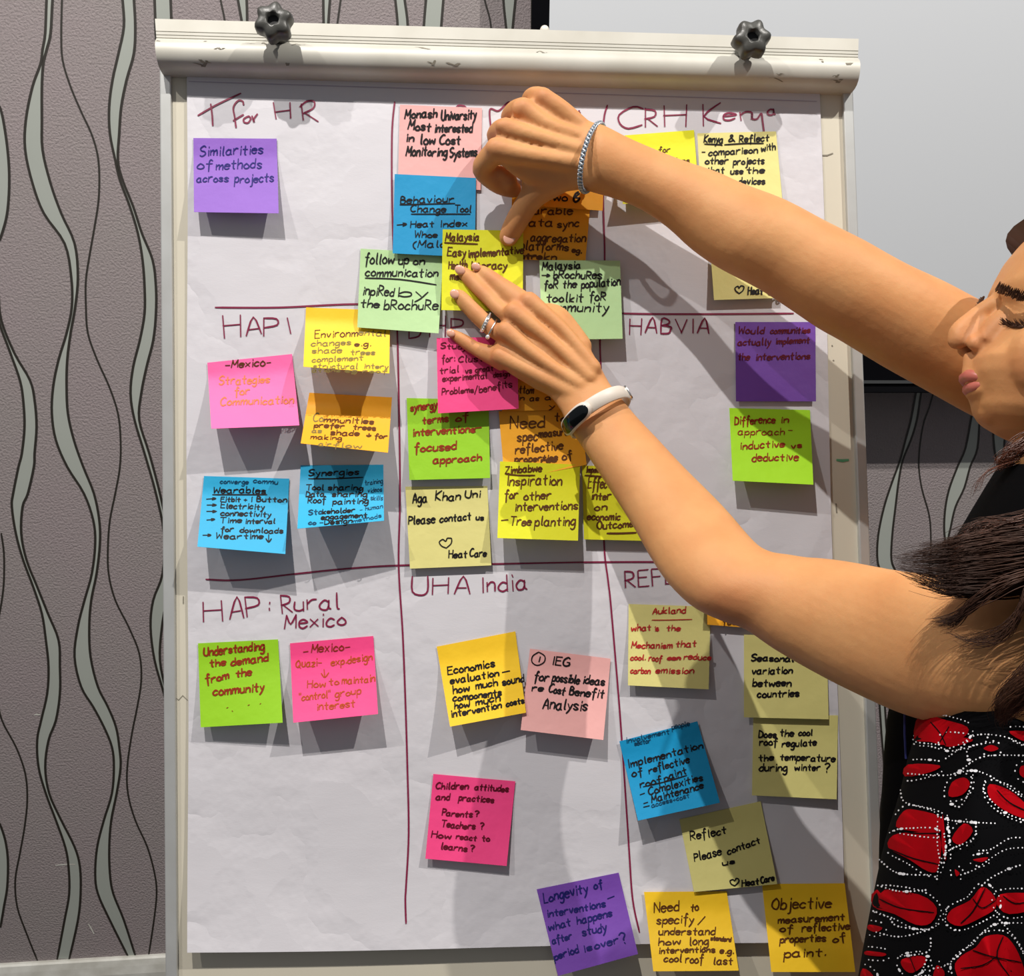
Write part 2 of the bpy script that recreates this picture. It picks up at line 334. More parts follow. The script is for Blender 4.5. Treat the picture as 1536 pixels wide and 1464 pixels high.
m = MB(); m.rings([[barpt(s, t, n) for t, n in prof] for s in (0, .002, .5, .998, 1)])
bar = m.build('clamp_bar', M_['bar'], ez, True); es = bar.modifiers.new('e', 'EDGE_SPLIT'); es.split_angle = .62
rr = random.Random(3)
mm = MB()
def barsurf(s, t):
    t_ = min(max(t, 0), 1); n = lerpcurve([(a, b_) for a, b_ in prof[1:-1]], t_)[0]; return barpt(s, t, n+.0003)
for k in range(20):
    s0 = rr.choice([rr.uniform(.0, .2), rr.uniform(.8, .99), rr.uniform(0, 1)]); t0 = rr.choice([.47, .5, rr.uniform(.5, .9), rr.uniform(.8, .95)])
    l = rr.uniform(.003, .02); pts = [(s0+l*j/3, t0+rr.uniform(-.03, .03)+j*rr.choice([0, 0, .02])) for j in range(4)]
    strip(mm, pts, .004 if k % 3 else .007, lambda a, b_: barsurf(a, b_))
sc = tag(mm.build('scratches', M_['scuff'], bar), kind='stuff')
# marks on the cream board
mm = MB()
for pts, wd in (([(1233, 233), (1241, 233), (1249, 230)], 2.2), ([(1254, 756), (1255, 768)], 3), ([(275, 895), (275, 905)], 2), ([(1248, 518), (1249, 519)], 2), ([(1250, 540), (1251, 541)], 2), ([(262, 1045), (268, 1050), (274, 1043), (281, 1050)], 1.2)):
    strip(mm, pts, wd, lambda a, b_: P(a, b_, .0004))
tag(mm.build('scuff_mark', M_['scuff'], ez), kind='stuff')
mm = MB(); strip(mm, [(1256, 690), (1264, 691), (1272, 690)], 4.5, lambda a, b_: P(a, b_, .0004)); mm.build('marker_stain', M_['green_mark'], ez)
# little stop on top of the bar
m = MB(); m.ball(P(817, 46, .005), BU*.0045, BN*.004, BV*.005); m.build('peg', M_['strap'], bar, True)
# legs, tray
lb = empty  # (placeholder name kept out of the scene)
def leg(p, q, r, name='leg'):
    mm = MB(); mm.tube([p, q], r, 14); o = mm.build(name, M_['frame'], ez, True); mm = MB(); mm.tube([q+Vector((0, 0, .03)), Vector((q.x, q.y, 0))], r*1.25, 14); mm.build('foot', M_['knob'], o, True)
pl, pr = P(262, 1600, -.03), P(1300, 1600, -.03)
dn = -BV
def tofloor(p, d): return p+d*((p.z-.02)/-d.z)
leg(P(300, 130, -.03), tofloor(P(262, 1600, -.03), dn), .013); leg(P(1240, 150, -.03), tofloor(P(1300, 1600, -.03), dn), .013)
top = P(768, 140, -.03); leg(top, Vector((top.x, 1.62, .02)), .013)
# star knobs
def knob(x, y, rot):
    c = P(x, y, .045)
    base = P(x, y, .045)-BN*.026 if False else c-BN*.027
    root = empty('knob_dummy', c)
    bpy.data.objects.remove(root)
    mm = MB(); n = 60; rs = []
    tilt = BN
    for (h, sc) in ((-.010, .55), (-.009, .9), (-.006, 1.0), (.002, 1.0), (.0055, .95), (.0075, .8), (.008, .45)):
        r = []
        for j in range(n):
            a = 2*math.pi*j/n; rad = .0158*(1+.20*math.cos(6*(a-rot)) if True else 1)*sc
            rad = .0150*sc*(1+.13*math.cos(6*(a-rot))+.04)
            r.append(c+tilt*h+(BU*math.cos(a)+BV*math.sin(a))*rad)
        rs.append(r)
    rs.append([c+tilt*.008+(BU*math.cos(2*math.pi*j/n)+BV*math.sin(2*math.pi*j/n))*.0058 for j in range(n)])
    rs.append([c+tilt*.0005+(BU*math.cos(2*math.pi*j/n)+BV*math.sin(2*math.pi*j/n))*.0052 for j in range(n)])
    mm.rings(rs); k = mm.build('star_knob', M_['knob'], ez, True)
    mm = MB(); mm.tube([c+tilt*.0002, c+tilt*.0030], .0050, 20); mm.build('knob_hole', M_['knobhole'], k)
    mm = MB(); mm.tube([c+BN*-.006, c-BN*.016, c-BN*.030], [.0085, .0082, .0082], 20); mm.build('knob_stem', M_['knob'], k, True)
knob(411, 34, .35); knob(1127, 59, .1)

# ------------------------------------------------------------------ flip chart sheet
def pw(x, y):
    a = max(0, (y-1230)/200); b_ = max(0, (90-(x-282))/90)
    return .0022+.0085*min(1, a)**2+.0010*b_*math.sin(y/160)**2
def paperpt(x, y, d=0): return P(x, y, pw(x, y)+d)
def pedge(s, t):
    xl = 280+(282-280)*t; xr = 1229+(1267.5-1229)*t + 1.5*math.sin(t*9); y0 = 100+(124-100)*s; y1 = 1429+(1412.5-1429)*s+1.5*math.sin(s*7)
    xl += 1.2*math.sin(t*11)
    return xl+(xr-xl)*s, y0+(y1-y0)*t
NX, NY = 48, 64
vs = []; fs = []
for j in range(NY+1):
    for i in range(NX+1):
        x, y = pedge(i/NX, j/NY); vs.append(paperpt(x, y))
for j in range(NY):
    for i in range(NX):
        a = j*(NX+1)+i; fs.append((a, a+NX+1, a+NX+2, a+1))
sheet = mesh_obj('flip_chart_sheet', vs, fs, M_['paper'], None, True)
md = sheet.modifiers.new('s', 'SOLIDIFY'); md.thickness = .0002; md.offset = -1
es = sheet.modifiers.new('e', 'EDGE_SPLIT'); es.split_angle = .6
tag(sheet, 'large crumpled white paper sheet ruled into a maroon grid under the clamp', 'paper')

# ------------------------------------------------------------------ handwriting
G = {'a':'4i2j0h0f1e3e4g|4j4f5e','b':'0n0e|0h2j4i4f2e0f','c':'4i2j0h0f2e4f','d':'4n4e|4i2j0h0f2e4f','e':'0h4h4i2j0i0f2e4f','f':'4m3n2l2b|0j4j','g':'4i2j0h0f2e4g|4j4c2a0b','h':'0n0e|0h2j4i4e','i':'1j1e|1l1m','j':'2j2b0a|2l2m','k':'0n0e|4j0g4e','l':'1n1f2e','m':'0j0e|0h2j3i3e|3h5j6i6e','n':'0j0e|0h2j4i4e','o':'2j0h0f2e4f4h2j','p':'0j0a|0h2j4i4f2e0f','q':'4i2j0h0f2e4f|4j4a5b','r':'0j0e|0h2j4j','s':'4i2j0i1h3g4f2e0f','t':'2m2f3e|0j4j','u':'0j0f2e4f|4j4e','v':'0j2e4j','w':'0j1e3i5e6j','x':'0j4e|4j0e','y':'0j2f|4j2d0a','z':'0j4j0e4e',
 'A':'0e3n5e|1h4h','B':'0e0n3m3k0j|0j4i4g3e0e','C':'5m3n0k0g2e5f','D':'0e0n|0n4l5i4f0e','E':'5n0n|0n0e|0e5e|0j4j','F':'5n0n|0n0e|0j4j','G':'5m3n0k0g2e5f5i|5i3i','H':'0n0e|5n5e|0j5j','I':'1n1e','J':'4n4g2e0f','K':'0n0e|5n0i5e','L':'0n0e|0e4e','M':'0e1n|1n3h6n|6n6e','N':'0e0n|0n5e|5e5n','O':'3n0k0g3e5g5k3n','P':'0n0e|0n4m4j0i','Q':'3n0k0g3e5g5k3n|3g6d','R':'0n0e|0n4m4j0i|1i5e','S':'5m3n0l1j4i5g2e0f','T':'0n6n|3n3e','U':'0n0g3e5g5n','V':'0n3e|3e5n','W':'0n1e|1e3k|3k5e|5e6n','X':'0n5e|5n0e','Y':'0n3i|5n3i3e','Z':'0n5n|5n0e|0e5e',
 '0':'3n0k0g3e5g5k3n','1':'0l1n1e','-':'0h4h','.':'1e1f',',':'1f0c',':':'1i1j|1e1f','?':'0m2n4l2i2h|2e2f','/':'0d4n','"':'0n0l|2n2l','(':'2n0k0f2c','+':'2j2f|0h4h','&':'5e1l2n3l0g1e4g','$':'4l2m0k4h2f0g|2n2d|3n3d','>':'0h5h|3j5h3f','~':'3e1g0i0k1l2l3j4l5l6k6i5g3e','v!':'','%':'2m2f|0h2f4h','#':'2n0l0g2e4h|1j3m|0i4i'}
def glyph(ch):
    return [[(int(s[i]), 'abcdefghijklmn'.index(s[i+1])-4) for i in range(0, len(s), 2)] for s in G.get(ch, '').split('|') if s]
rt = random.Random(11)
def textstrokes(x0, y0, x1, y1, h, s, slant=.12):
    """strokes (2D, image rows pointing down) for one line of handwriting from (x0,y0) to (x1,y1), capital height h"""
    cur = 0; items = []
    for ch in s:
        if ch == ' ': cur += 4; continue
        g = glyph(ch); wd = max((p[0] for st in g for p in st), default=3)
        items.append((cur, g)); cur += wd+1.8
    tot = max(cur-1.8, 1); sx = math.hypot(x1-x0, y1-y0)/tot; sy = h/9.0
    ang = math.atan2(y1-y0, x1-x0); ca, sa = math.cos(ang), math.sin(ang); out = []
    for cu, g in items:
        jy = rt.uniform(-.5, .5); js = rt.uniform(.9, 1.12)
        for st in g:
            pts = [((cu+px+py*slant*sy/sx+rt.uniform(-.18, .18))*sx, -(py*js+jy+rt.uniform(-.2, .2))*sy) for px, py in st]
            pts = catmull(pts, 3 if len(pts) > 2 else 1)
            out.append([(x0+a*ca-b_*sa, y0+a*sa+b_*ca) for a, b_ in pts])
    return out
mm = MB(); ps = lambda a, b_: paperpt(a, b_, .0005)
def hd(*a, wd=2.6):
    for st in textstrokes(*a, slant=.04): strip(mm, st, wd, ps)
def ln(pts, wd=2.6, mmx=None, sub=6): strip(mmx or mm, catmull(pts, sub), wd, ps)
ln([(297, 173), (325, 157), (361, 140)]); ln([(316, 156), (318, 172), (319, 188)])
ln([(365, 157), (364, 152), (357, 151), (350, 161), (352, 176), (354, 191)]); ln([(350, 181), (358, 176), (365, 172)]); ln([(373, 174), (366, 178), (366, 183), (372, 184), (376, 178), (373, 174)]); ln([(378, 174), (381, 183), (381, 178), (386, 171)])
ln([(410, 154), (414, 178)]); ln([(435, 154), (436, 177)]); ln([(412, 168), (435, 165)])
ln([(452, 156), (455, 180)]); ln([(450, 160), (460, 152), (471, 152), (470, 162), (455, 170)]); ln([(457, 169), (477, 182)])
ln([(684, 162), (688, 158), (696, 159), (700, 163)]); ln([(736, 190), (735, 164), (748, 166), (764, 153), (768, 170), (768, 184)]); ln([(869, 166), (865, 172), (868, 175), (870, 168), (869, 174)])
hd(930, 193, 964, 191, 31, 'C'); hd(968, 191, 986, 190, 30, 'R'); hd(996, 190, 1029, 189, 30, 'H')
hd(1056, 189, 1082, 186, 31, 'K'); hd(1086, 182, 1128, 178, 22, 'en'); ln([(1128, 170), (1129, 178), (1136, 178), (1142, 170), (1144, 182), (1146, 197)]); hd(1152, 172, 1163, 171, 16, 'a')
hd(336, 508, 362, 506, 30, 'H'); hd(370, 504, 392, 501, 28, 'A'); hd(396, 502, 415, 501, 28, 'P'); ln([(431, 477), (436, 500)])
hd(614, 507, 632, 506, 28, 'D'); hd(645, 506, 668, 505, 28, 'H'); hd(676, 503, 692, 503, 24, 'P')
hd(944, 500, 1063, 500, 22, 'HABVIA')
hd(305, 932, 333, 930, 30, 'H'); hd(345, 929, 365, 927, 29, 'A'); hd(370, 926, 388, 924, 28, 'P'); hd(402, 915, 404, 915, 20, ':')
hd(423, 919, 438, 917, 29, 'R'); hd(442, 916, 509, 912, 24, 'ural'); hd(427, 943, 518, 938, 21, 'Mexico')
hd(618, 893, 704, 890, 26, 'UHA'); hd(722, 888, 790, 883, 24, 'India')
hd(938, 882, 1011, 876, 25, 'REFL'); 
V1 = [(592, 153), (588, 200), (588, 300), (591, 400), (596, 500), (599, 640), (600, 750), (598, 848), (604, 950), (608, 1050), (611, 1150), (613, 1250), (609, 1330), (608, 1350), (609, 1385)]
V2 = [(911, 158), (905, 190), (905, 300), (907, 390), (903, 460), (900, 510), (902, 570), (905, 680), (906, 813), (912, 870), (916, 905), (926, 1022), (932, 1100), (940, 1220), (944, 1281), (949, 1349), (959, 1398)]
ln(V1); ln(V2)
ln([(323, 461), (420, 461), (535, 456), (640, 460), (760, 463), (935, 470), (1050, 471), (1190, 470)])
ln([(309, 869), (360, 870), (450, 860), (520, 853), (600, 848), (735, 846), (905, 843), (1060, 843)])
tag(mm.build('handwriting', M_['maroon'], sheet), kind='stuff')
mm = MB(); ln([(283, 122), (760, 137), (1225, 152)], 1.1); mm.build('printed_line', M_['faintline'], sheet)

# ------------------------------------------------------------------ sticky notes
NOTES = []
def note(col, q, bl, br, base, label, lines, ink='k', wd=2.3, power=1.3, flex=0.0):
    """q = TL,TR,BR,BL on the board; bl/br = how far the free bottom corners curl off the sheet (m); base = layer"""
    TL, TR, BR, BLc = [Vector(p) for p in q]
    lift = .0012+base*.0011
    def bil(s, t): a = TL+(TR-TL)*s; b_ = BLc+(BR-BLc)*s; return a+(b_-a)*t
    def wof(s, t, x, y):
        k = max(0., (t-.20)/.80)**power
        return pw(x, min(y, 1425))+lift+(bl+(br-bl)*s)*k+flex*math.sin(math.pi*s)*k
    def inv(x, y):
        s = t = .5
        for _ in range(7):
            p = bil(s, t); ds = (bil(s+.01, t)-p)/.01; dt = (bil(s, t+.01)-p)/.01; r = Vector((x, y))-p
            det = ds.x*dt.y-ds.y*dt.x or 1e-6
            s += (r.x*dt.y-r.y*dt.x)/det; t += (ds.x*r.y-ds.y*r.x)/det
        return s, t
    N = 14; vs = []; fs = []
    for j in range(N+1):
        for i in range(N+1):
            s, t = i/N, j/N; p = bil(s, t); vs.append(P(p.x, p.y, wof(s, t, p.x, p.y)))
    for j in range(N):
        for i in range(N):
            a = j*(N+1)+i; fs.append((a, a+N+1, a+N+2, a+1))
    o = mesh_obj('sticky_note', vs, fs, NM[col], None, True)
    md = o.modifiers.new('s', 'SOLIDIFY'); md.thickness = .00018; md.offset = -1
    es = o.modifiers.new('e', 'EDGE_SPLIT'); es.split_angle = .6
    tag(o, label, 'sticky note', 'handwritten sticky notes on the flip chart sheet')
    def fn(x, y):
        s, t = inv(x, y); t = min(max(t, 0), 1); return P(x, y, wof(s, t, x, y)+.0004)
    byink = {}
    for L in lines:
        if isinstance(L[0], str): ik, L = L[0], L[1:]
        else: ik = ink
        ww = wd
        if isinstance(L[0], float): ww, L = L[0], L[1:]
        mm = byink.setdefault(ik, MB())
        if isinstance(L[0], tuple): strip(mm, catmull(list(L), 4), ww, fn)
        else:
            for st in textstrokes(*L[:4], L[4]*.9, L[5]): strip(mm, st, ww, fn)
    for ik, mm in byink.items(): tag(mm.build('handwriting', INK[ik], o), kind='stuff')
    return o
# top left cell
note('purple', [(290,207),(415,208),(418,320),(291,318)], .012, .014, 0, "purple sticky note in top left cell reading 'Similarities of methods across projects'",
 [(300,234,394,230,16,'Similarities'),(296,254,318,253,15,'of'),(324,254,392,252,15,'methods'),(295,273,342,272,13,'across'),(352,274,410,272,14,'projects')], 'b', 2.0)
note('palepink', [(600,157),(723,162),(721,285),(597,279)], .0006, .001, 0, "pale pink sticky note reading 'Monash Univarsity Most interested', under the blue one",
 [(607,177,655,176,15,'Monash'),(662,180,714,178,16,'Univarsity'),(612,194,645,196,15,'Most'),(652,198,708,198,14,'interested'),(609,212,620,212,12,'in'),(630,216,652,216,15,'low'),(660,217,690,216,15,'Cost'),(609,233,670,234,15,'Monitoring'),(675,236,715,234,15,'Systems')], 'k', 2.8)
note('blue', [(592,261),(714,267),(712,386),(589,380)], .002, .0025, 2, "blue sticky note headed 'Behaviour Change Tool' below the pale pink one",
 [(601,305,680,303,12,'Behaviour'),((600,307),(640,306),(682,305)),(616,318,668,318,11,'Change'),(682,318,706,318,11,'Tool'),((617,321),(660,321),(705,321)),(596,341,610,340,12,'>'),(616,341,650,340,11,'Heat'),(660,340,700,339,10,'Index'),(622,356,655,356,10,'Whoe'),(620,371,680,370,11,'(Malay')], 'k', 1.9)
note('palegreen', [(541,373),(665,380),(658,500),(536,491)], .006, .010, 0, "pale green sticky note reading 'follow up on communication inpired by the brochure'",
 [(547,395,590,396,17,'follow'),(598,396,612,396,14,'up'),(620,396,636,396,13,'on'),(548,414,656,415,14,'communication'),((548,417),(600,419),(654,427)),(544,442,590,444,15,'inpiRed'),(598,445,640,446,15,'by'),(541,460,568,461,14,'the'),(576,464,656,464,15,'bRochuRe')], 'k', 2.2)
# top middle
note('orange', [(786,192),(908,196),(904,316),(786,308)], .006, .003, 0, "orange sticky note mostly behind the upper hand, with a crossed-out word at its bottom",
 [(820,300,850,301,14,'two'),(3.4,860,302,868,303,18,'#')], 'k', 2.2)
note('orange', [(768,292),(886,301),(878,394),(766,388)], .003, .005, 1, "orange sticky note reading 'wearable data sync aggregation platforms' right of the pointing thumb",
 [(776,320,858,322,13,'wearable'),(782,338,828,340,14,'data'),(836,342,868,340,13,'sync'),(796,362,878,363,14,'aggregation'),(780,374,852,376,14,'platforms'),(858,378,872,380,9,'eg.'),(4.0,780,388,812,388,8,'ntro'),(816,390,834,391,12,'kn')], 'w', 2.4)
note('palegreen', [(809,390),(930,391),(934,508),(813,510)], .006, .006, 6, "pale green sticky note headed 'Malaysia' reading 'brochures for the population toolkit for community'",
 [(813,405,870,402,13,'Malaysia'),(813,416,824,416,9,'>'),(830,417,902,418,13,'bRochuRes'),(816,432,836,432,13,'foR'),(844,431,864,431,14,'the'),(872,432,930,427,13,'population'),(820,453,874,452,14,'toolkit'),(884,450,908,450,14,'foR'),(814,466,912,468,15,'community')], 'k', 2.3)
note('yellow', [(664,344),(785,346),(784,468),(662,465)], .003, .003, 6, "acid yellow sticky note headed 'Malaysia' held flat by both hands",
 [(668,361,718,360,13,'Malaysia'),((667,364),(690,365),(716,366)),(671,384,698,384,13,'Easy'),(702,386,785,380,13,'implementative'),(673,403,700,402,12,'Health'),(706,405,760,403,13,'literacy'),(675,419,720,419,12,'message')], 'w', 2.4)
# top right
note('yellow', [(937,203),(1041,195),(1049,300),(934,306)], .012, .010, 0, "bright yellow sticky note under the 'CRH Kenya' heading, mostly behind the forearm",
 [(950,232,1005,228,10,'Kenya for'),(960,248,1034,244,10,'interventions')], 'w', 1.6)
note('paleyellow', [(1046,200),(1164,197),(1174,305),(1052,312)], .006, .006, 1, "pale yellow sticky note headed 'Kenya & Reflect' about comparison with other projects",
 [(1056,213,1084,214,12,'Kenya'),(1093,213,1102,213,11,'&'),(1109,213,1153,211,12,'Reflect'),((1057,216),(1080,217),(1083,218)),((1087,217),(1120,215),(1145,215)),(1053,231,1057,231,10,'-'),(1063,233,1136,229,11,'comparison'),(1142,227,1163,224,11,'with'),(1058,246,1092,245,11,'other'),(1100,247,1146,245,11,'projects'),(1060,261,1086,260,11,'that'),(1096,261,1114,261,10,'use'),(1120,260,1146,259,11,'the'),(1062,278,1098,277,11,'same'),(1108,277,1147,276,11,'devices')], 'k', 2.2)
note('paleyellow', [(1062,328),(1160,326),(1169,447),(1071,450)], .005, .005, 0, "pale yellow sticky note with a heart and 'Heat', cut off by the upper forearm",
 [(1076,398,1092,399,9,'us'),(2.0,1103,441,1116,439,15,'~'),(2.6,1122,442,1144,441,12,'Heat'),(2.6,1152,442,1180,441,12,'Care')], 'k', 2.3)
# middle left
note('amber', [(459,461),(585,466),(584,560),(455,550)], .034, .030, 0, "amber sticky note reading 'Environmental changes e.g. shade trees complement structural interventions'",
 [('w',472,507,536,504,12,'Environm'),('g',538,502,578,504,10,'ental'),('g',467,519,526,517,9,'changes'),('w',532,519,556,519,8,'e.g.'),('g',468,530,512,529,9,'shade'),('g',526,532,562,532,9,'trees'),('g',468,543,544,540,9,'complement'),('g',470,553,536,553,9,'structural'),('g',546,552,582,553,8,'interv'),('g',468,558,510,558,6,'ations'),('g',518,558,580,560,6,'eg roof')], 'w', 1.7)
note('orange', [(464,589),(588,596),(582,679),(451,665)], .036, .034, 0, "orange sticky note reading 'Communities prefer trees as shade & for making airflow'",
 [('g',470,632,484,633,13,'Co'),(2.2,486,633,560,636,9,'mmunities'),(2.2,471,641,516,642,8,'prefer'),(2.2,530,644,563,646,8,'trees'),('g',468,649,482,649,7,'as'),(2.2,496,652,538,654,9,'shade'),(3.0,550,655,556,655,6,'%'),(2.2,562,657,580,658,8,'for'),('w',466,658,512,660,7,'making'),('g',478,669,496,670,8,'air'),('g',500,671,542,672,8,'flow')], 'w', 1.8)
note('pink', [(311,544),(438,531),(449,638),(317,643)], .026, .024, 0, "pink sticky note reading '-Mexico- Strategies for communication' under the 'HAPI' heading",
 [('w',338,552,406,548,13,'-Mexico-'),(329,577,404,574,13,'Strategies'),(352,592,374,591,12,'for'),(331,608,440,605,13,'Communication')], 'o', 2.0)
note('lblue', [(306,714),(434,718),(428,831),(296,820)], .024, .024, 0, "cyan sticky note headed 'Wearables' with a list of arrowed points",
 [(1.2,'x') if False else ('t',1.3,330,725,372,726,8,'converge'),('t',1.3,380,724,416,726,8,'commu'),(320,739,398,740,10,'Wearables'),((319,742),(360,742),(400,742)),(310,751,324,750,8,'>'),(331,752,370,752,8,'Fitbit +'),(376,752,430,753,8,'i Button'),(310,760,324,760,8,'>'),(331,762,396,764,9,'Electricity'),(310,769,324,769,8,'>'),(331,773,406,775,9,'connectivity'),(310,782,322,781,8,'>'),(330,784,362,784,9,'Time'),(368,785,412,785,8,'interval'),(331,797,350,797,9,'for'),(360,798,424,800,9,'downloads'),(304,805,316,805,8,'>'),(324,808,362,808,9,'Wear'),(366,808,394,808,9,'time'),((403,802),(403,812)),((399,808),(403,813),(407,808))], 'k', 2.0)
note('lblue', [(451,698),(575,697),(576,781),(446,793)], .036, .028, 0, "cyan sticky note headed 'Synergies' with tool sharing, data sharing and roof painting",
 [(463,714,538,712,10,'Synergies'),((463,718),(500,718),(544,716)),(459,735,485,735,9,'Tool'),(492,735,544,735,9,'sharing'),('t',1.2,548,728,574,724,8,'training'),(459,745,486,744,9,'Data'),(498,745,550,745,9,'sharing'),('t',1.2,552,739,573,737,8,'videos'),(462,755,488,754,10,'Roof'),(499,756,552,755,9,'painting'),('t',1.2,556,750,574,750,8,'skills'),('t',463,772,484,771,8,'Sta'),(484,771,532,768,8,'keholder'),('t',1.2,540,767,574,762,7,'- human'),(482,779,550,776,8,'engagement'),('t',463,787,484,786,7,'co -'),(487,787,528,784,8,'Design'),('t',1.2,530,784,572,776,7,'methods')], 'k', 2.0)
# middle centre
note('lime' if False else 'green', [(610,597),(733,600),(735,717),(614,720)], .006, .006, 0, "lime green sticky note reading 'synergy terms of interventions - focused approach'",
 [(616,616,668,611,13,'synergy in'),(634,636,672,632,12,'terms'),(684,632,702,630,12,'of'),(619,654,712,648,12,'interventions'),(713,645,722,644,8,'-'),(622,678,684,674,13,'focused'),(650,695,722,690,12,'approach')], 'r', 2.6)
note('orange', [(755,505),(872,505),(868,614),(753,617)], .004, .004, 0, "orange sticky note behind the bright pink one, ending in the words 'as a'",
 [(768,590,800,590,12,'bottom'),(776,600,786,600,8,'in'),(795,601,808,601,9,'as'),(818,600,826,600,9,'a'),(824,612,832,612,8,'y')], 'w', 2.0)
note('hotpink', [(655,507),(775,505),(778,613),(657,620)], .004, .003, 6, "bright pink sticky note about trial and experimental problems / benefits, under the lower hand",
 [(661,522,700,524,9,'Study'),(663,543,682,541,11,'for:'),(688,543,740,541,10,'Cluster'),(660,560,688,558,10,'trial'),(698,560,740,556,10,'vs great'),(664,572,730,567,10,'experimental'),(740,566,764,564,9,'design'),(663,592,710,588,10,'Problems'),(712,590,768,580,11,'/benefits')], 'd', 1.8)
note('orange', [(748,617),(870,611),(880,697),(757,722)], .005, .006, 1, "orange sticky note reading 'Need to spec measure reflective properties' beside the watch",
 [(765,643,816,640,18,'Need'),(832,632,848,632,13,'to'),(776,662,806,660,15,'spec'),(808,656,852,652,13,'measure'),(773,680,844,674,14,'reflective'),(772,693,836,690,10,'properties'),(3.4,812,694,834,692,9,'rec'),(844,690,858,686,12,'of')], 'w', 2.4)
note('yellow', [(750,692),(870,697),(867,811),(746,807)], .012, .012, 6, "acid yellow sticky note headed 'Zimbabwe' reading 'Inspiration for other interventions - Tree planting'",
 [(758,710,812,707,12,'Zimbabwe'),((759,711),(780,713),(802,713)),(760,728,842,727,17,'Inspiration'),(757,748,776,748,14,'for'),(786,750,826,748,14,'other'),(772,766,866,764,14,'interventions'),(752,783,762,782,8,'-'),(765,787,796,788,14,'Tree'),(802,788,862,788,15,'planting')], 'w', 2.3)
note('yellow', [(873,698),(995,703),(996,812),(876,809)], .006, .006, 0, "acid yellow sticky note beside the 'Zimbabwe' one, half hidden by the lower forearm, underlined 'Outcom'",
 [(880,708,902,708,9,'Impact'),((878,713),(892,714),(905,715)),(882,732,916,732,18,'Effect'),(887,749,916,749,13,'inter'),(892,765,910,765,12,'on'),(881,780,930,780,12,'economic'),(896,794,950,790,12,'Outcome'),(3.0,(911,800),(930,800),(954,799))], 'w', 2.3)
note('paleyellow', [(608,730),(731,729),(737,848),(615,853)], .004, .004, 0, "pale yellow sticky note reading 'Aga Khan Uni Please contact us' with heart",
 [(619,755,640,753,15,'Aga'),(653,750,690,750,14,'Khan'),(698,747,720,746,13,'Uni'),(613,787,652,784,14,'Please'),(660,783,706,779,12,'contact'),(714,780,725,780,9,'us'),(1.8,661,824,679,819,20,'~'),(673,837,700,836,12,'Heat'),(705,835,729,834,12,'Care')], 'k', 2.3)
# middle right
note('dpurple', [(1103,483),(1223,483),(1224,602),(1104,602)], .002, .002, 0, "dark purple sticky note in the 'HABVIA' cell with faint maroon writing",
 [(1108,500,1146,500,11,'Would'),(1156,500,1215,499,10,'communities'),(1107,518,1156,517,11,'actually'),(1164,516,1214,514,10,'implement'),(1107,540,1124,540,11,'the'),(1134,540,1215,538,11,'interventions')], 'd', 2.0)
note('lime', [(1094,612),(1215,615),(1220,727),(1099,721)], .016, .018, 0, "bright lime sticky note reading 'Difference in approach - inductive vs deductive'",
 [(1102,637,1162,634,13,'Difference'),(1171,634,1182,634,11,'in'),(1.6,1107,652,1176,652,11,'approach'),(1.6,1182,648,1188,648,8,'-'),(1110,674,1176,670,12,'inductive'),(1187,672,1202,671,9,'vs'),(1128,692,1197,690,12,'deductive')], 'r', 2.2)
# bottom left
note('green', [(297,965),(417,959),(424,1084),(301,1091)], .008, .014, 0, "lime green sticky note reading 'Understanding the demand from the community'",
 [(306,984,396,974,14,'Understanding'),(315,1000,338,997,12,'the'),(347,999,402,991,13,'demand'),(309,1025,343,1018,13,'from'),(354,1015,377,1013,12,'the'),(320,1043,396,1036,14,'community'),(1.4,(340,1062),(342,1061)),(1.4,(348,1066),(349,1067)),(1.4,(372,1058),(374,1057)),(1.4,(390,1056),(391,1055))], 'r', 2.7)
note('hotpink', [(435,965),(560,954),(567,1071),(440,1084)], .020, .020, 0, "pink sticky note reading '-Mexico- Quazi-exp. design, How to maintain control group interest'",
 [('r',455,980,462,979,6,'-'),('r',467,979,515,976,14,'Mexico'),('r',518,973,525,972,6,'-'),(444,1001,482,998,13,'Quazi-'),(497,998,558,990,12,'exp.design'),((486,1004),(487,1014)),((482,1010),(487,1016),(493,1009)),(461,1032,488,1030,13,'How'),(494,1028,508,1026,11,'to'),(513,1026,562,1022,12,'maintain'),(449,1051,495,1046,12,'"control"'),(503,1046,541,1040,12,'group'),(475,1065,532,1060,12,'interest')], 's', 1.9)
# bottom middle
note('amber', [(655,970),(773,947),(789,1069),(675,1090)], .018, .012, 0, "amber sticky note reading 'Economics evaluation - how much sound components how much intervention costs'",
 [(672,1012,742,1000,13,'Economics'),(676,1026,748,1014,12,'evaluation'),(754,1010,764,1008,6,'-'),(680,1040,704,1036,12,'how'),(714,1034,746,1028,12,'much'),(754,1028,786,1022,12,'sound'),(680,1052,752,1043,11,'components'),(682,1063,704,1060,11,'how'),(714,1058,750,1051,12,'much'),(677,1076,752,1062,11,'intervention'),(760,1060,786,1054,10,'costs')], 'k', 2.5)
note('palepink', [(795,973),(916,988),(905,1110),(781,1095)], .012, .012, 1, "pale pink sticky note marked with a circled 1 and 'IEG', about Cost Benefit Analysis",
 [(1.8,(808,978),(799,984),(798,993),(806,998),(816,993),(817,984),(808,978)),(806,992,809,992,8,'I'),(828,997,853,999,13,'IEG'),(801,1020,822,1022,15,'for'),(828,1021,868,1026,14,'possible'),(874,1025,906,1028,13,'ideas'),(798,1036,814,1036,10,'re'),(823,1038,846,1042,14,'Cost'),(854,1042,905,1047,14,'Benefit'),(814,1062,880,1066,17,'Analysis')], 'k', 2.6)
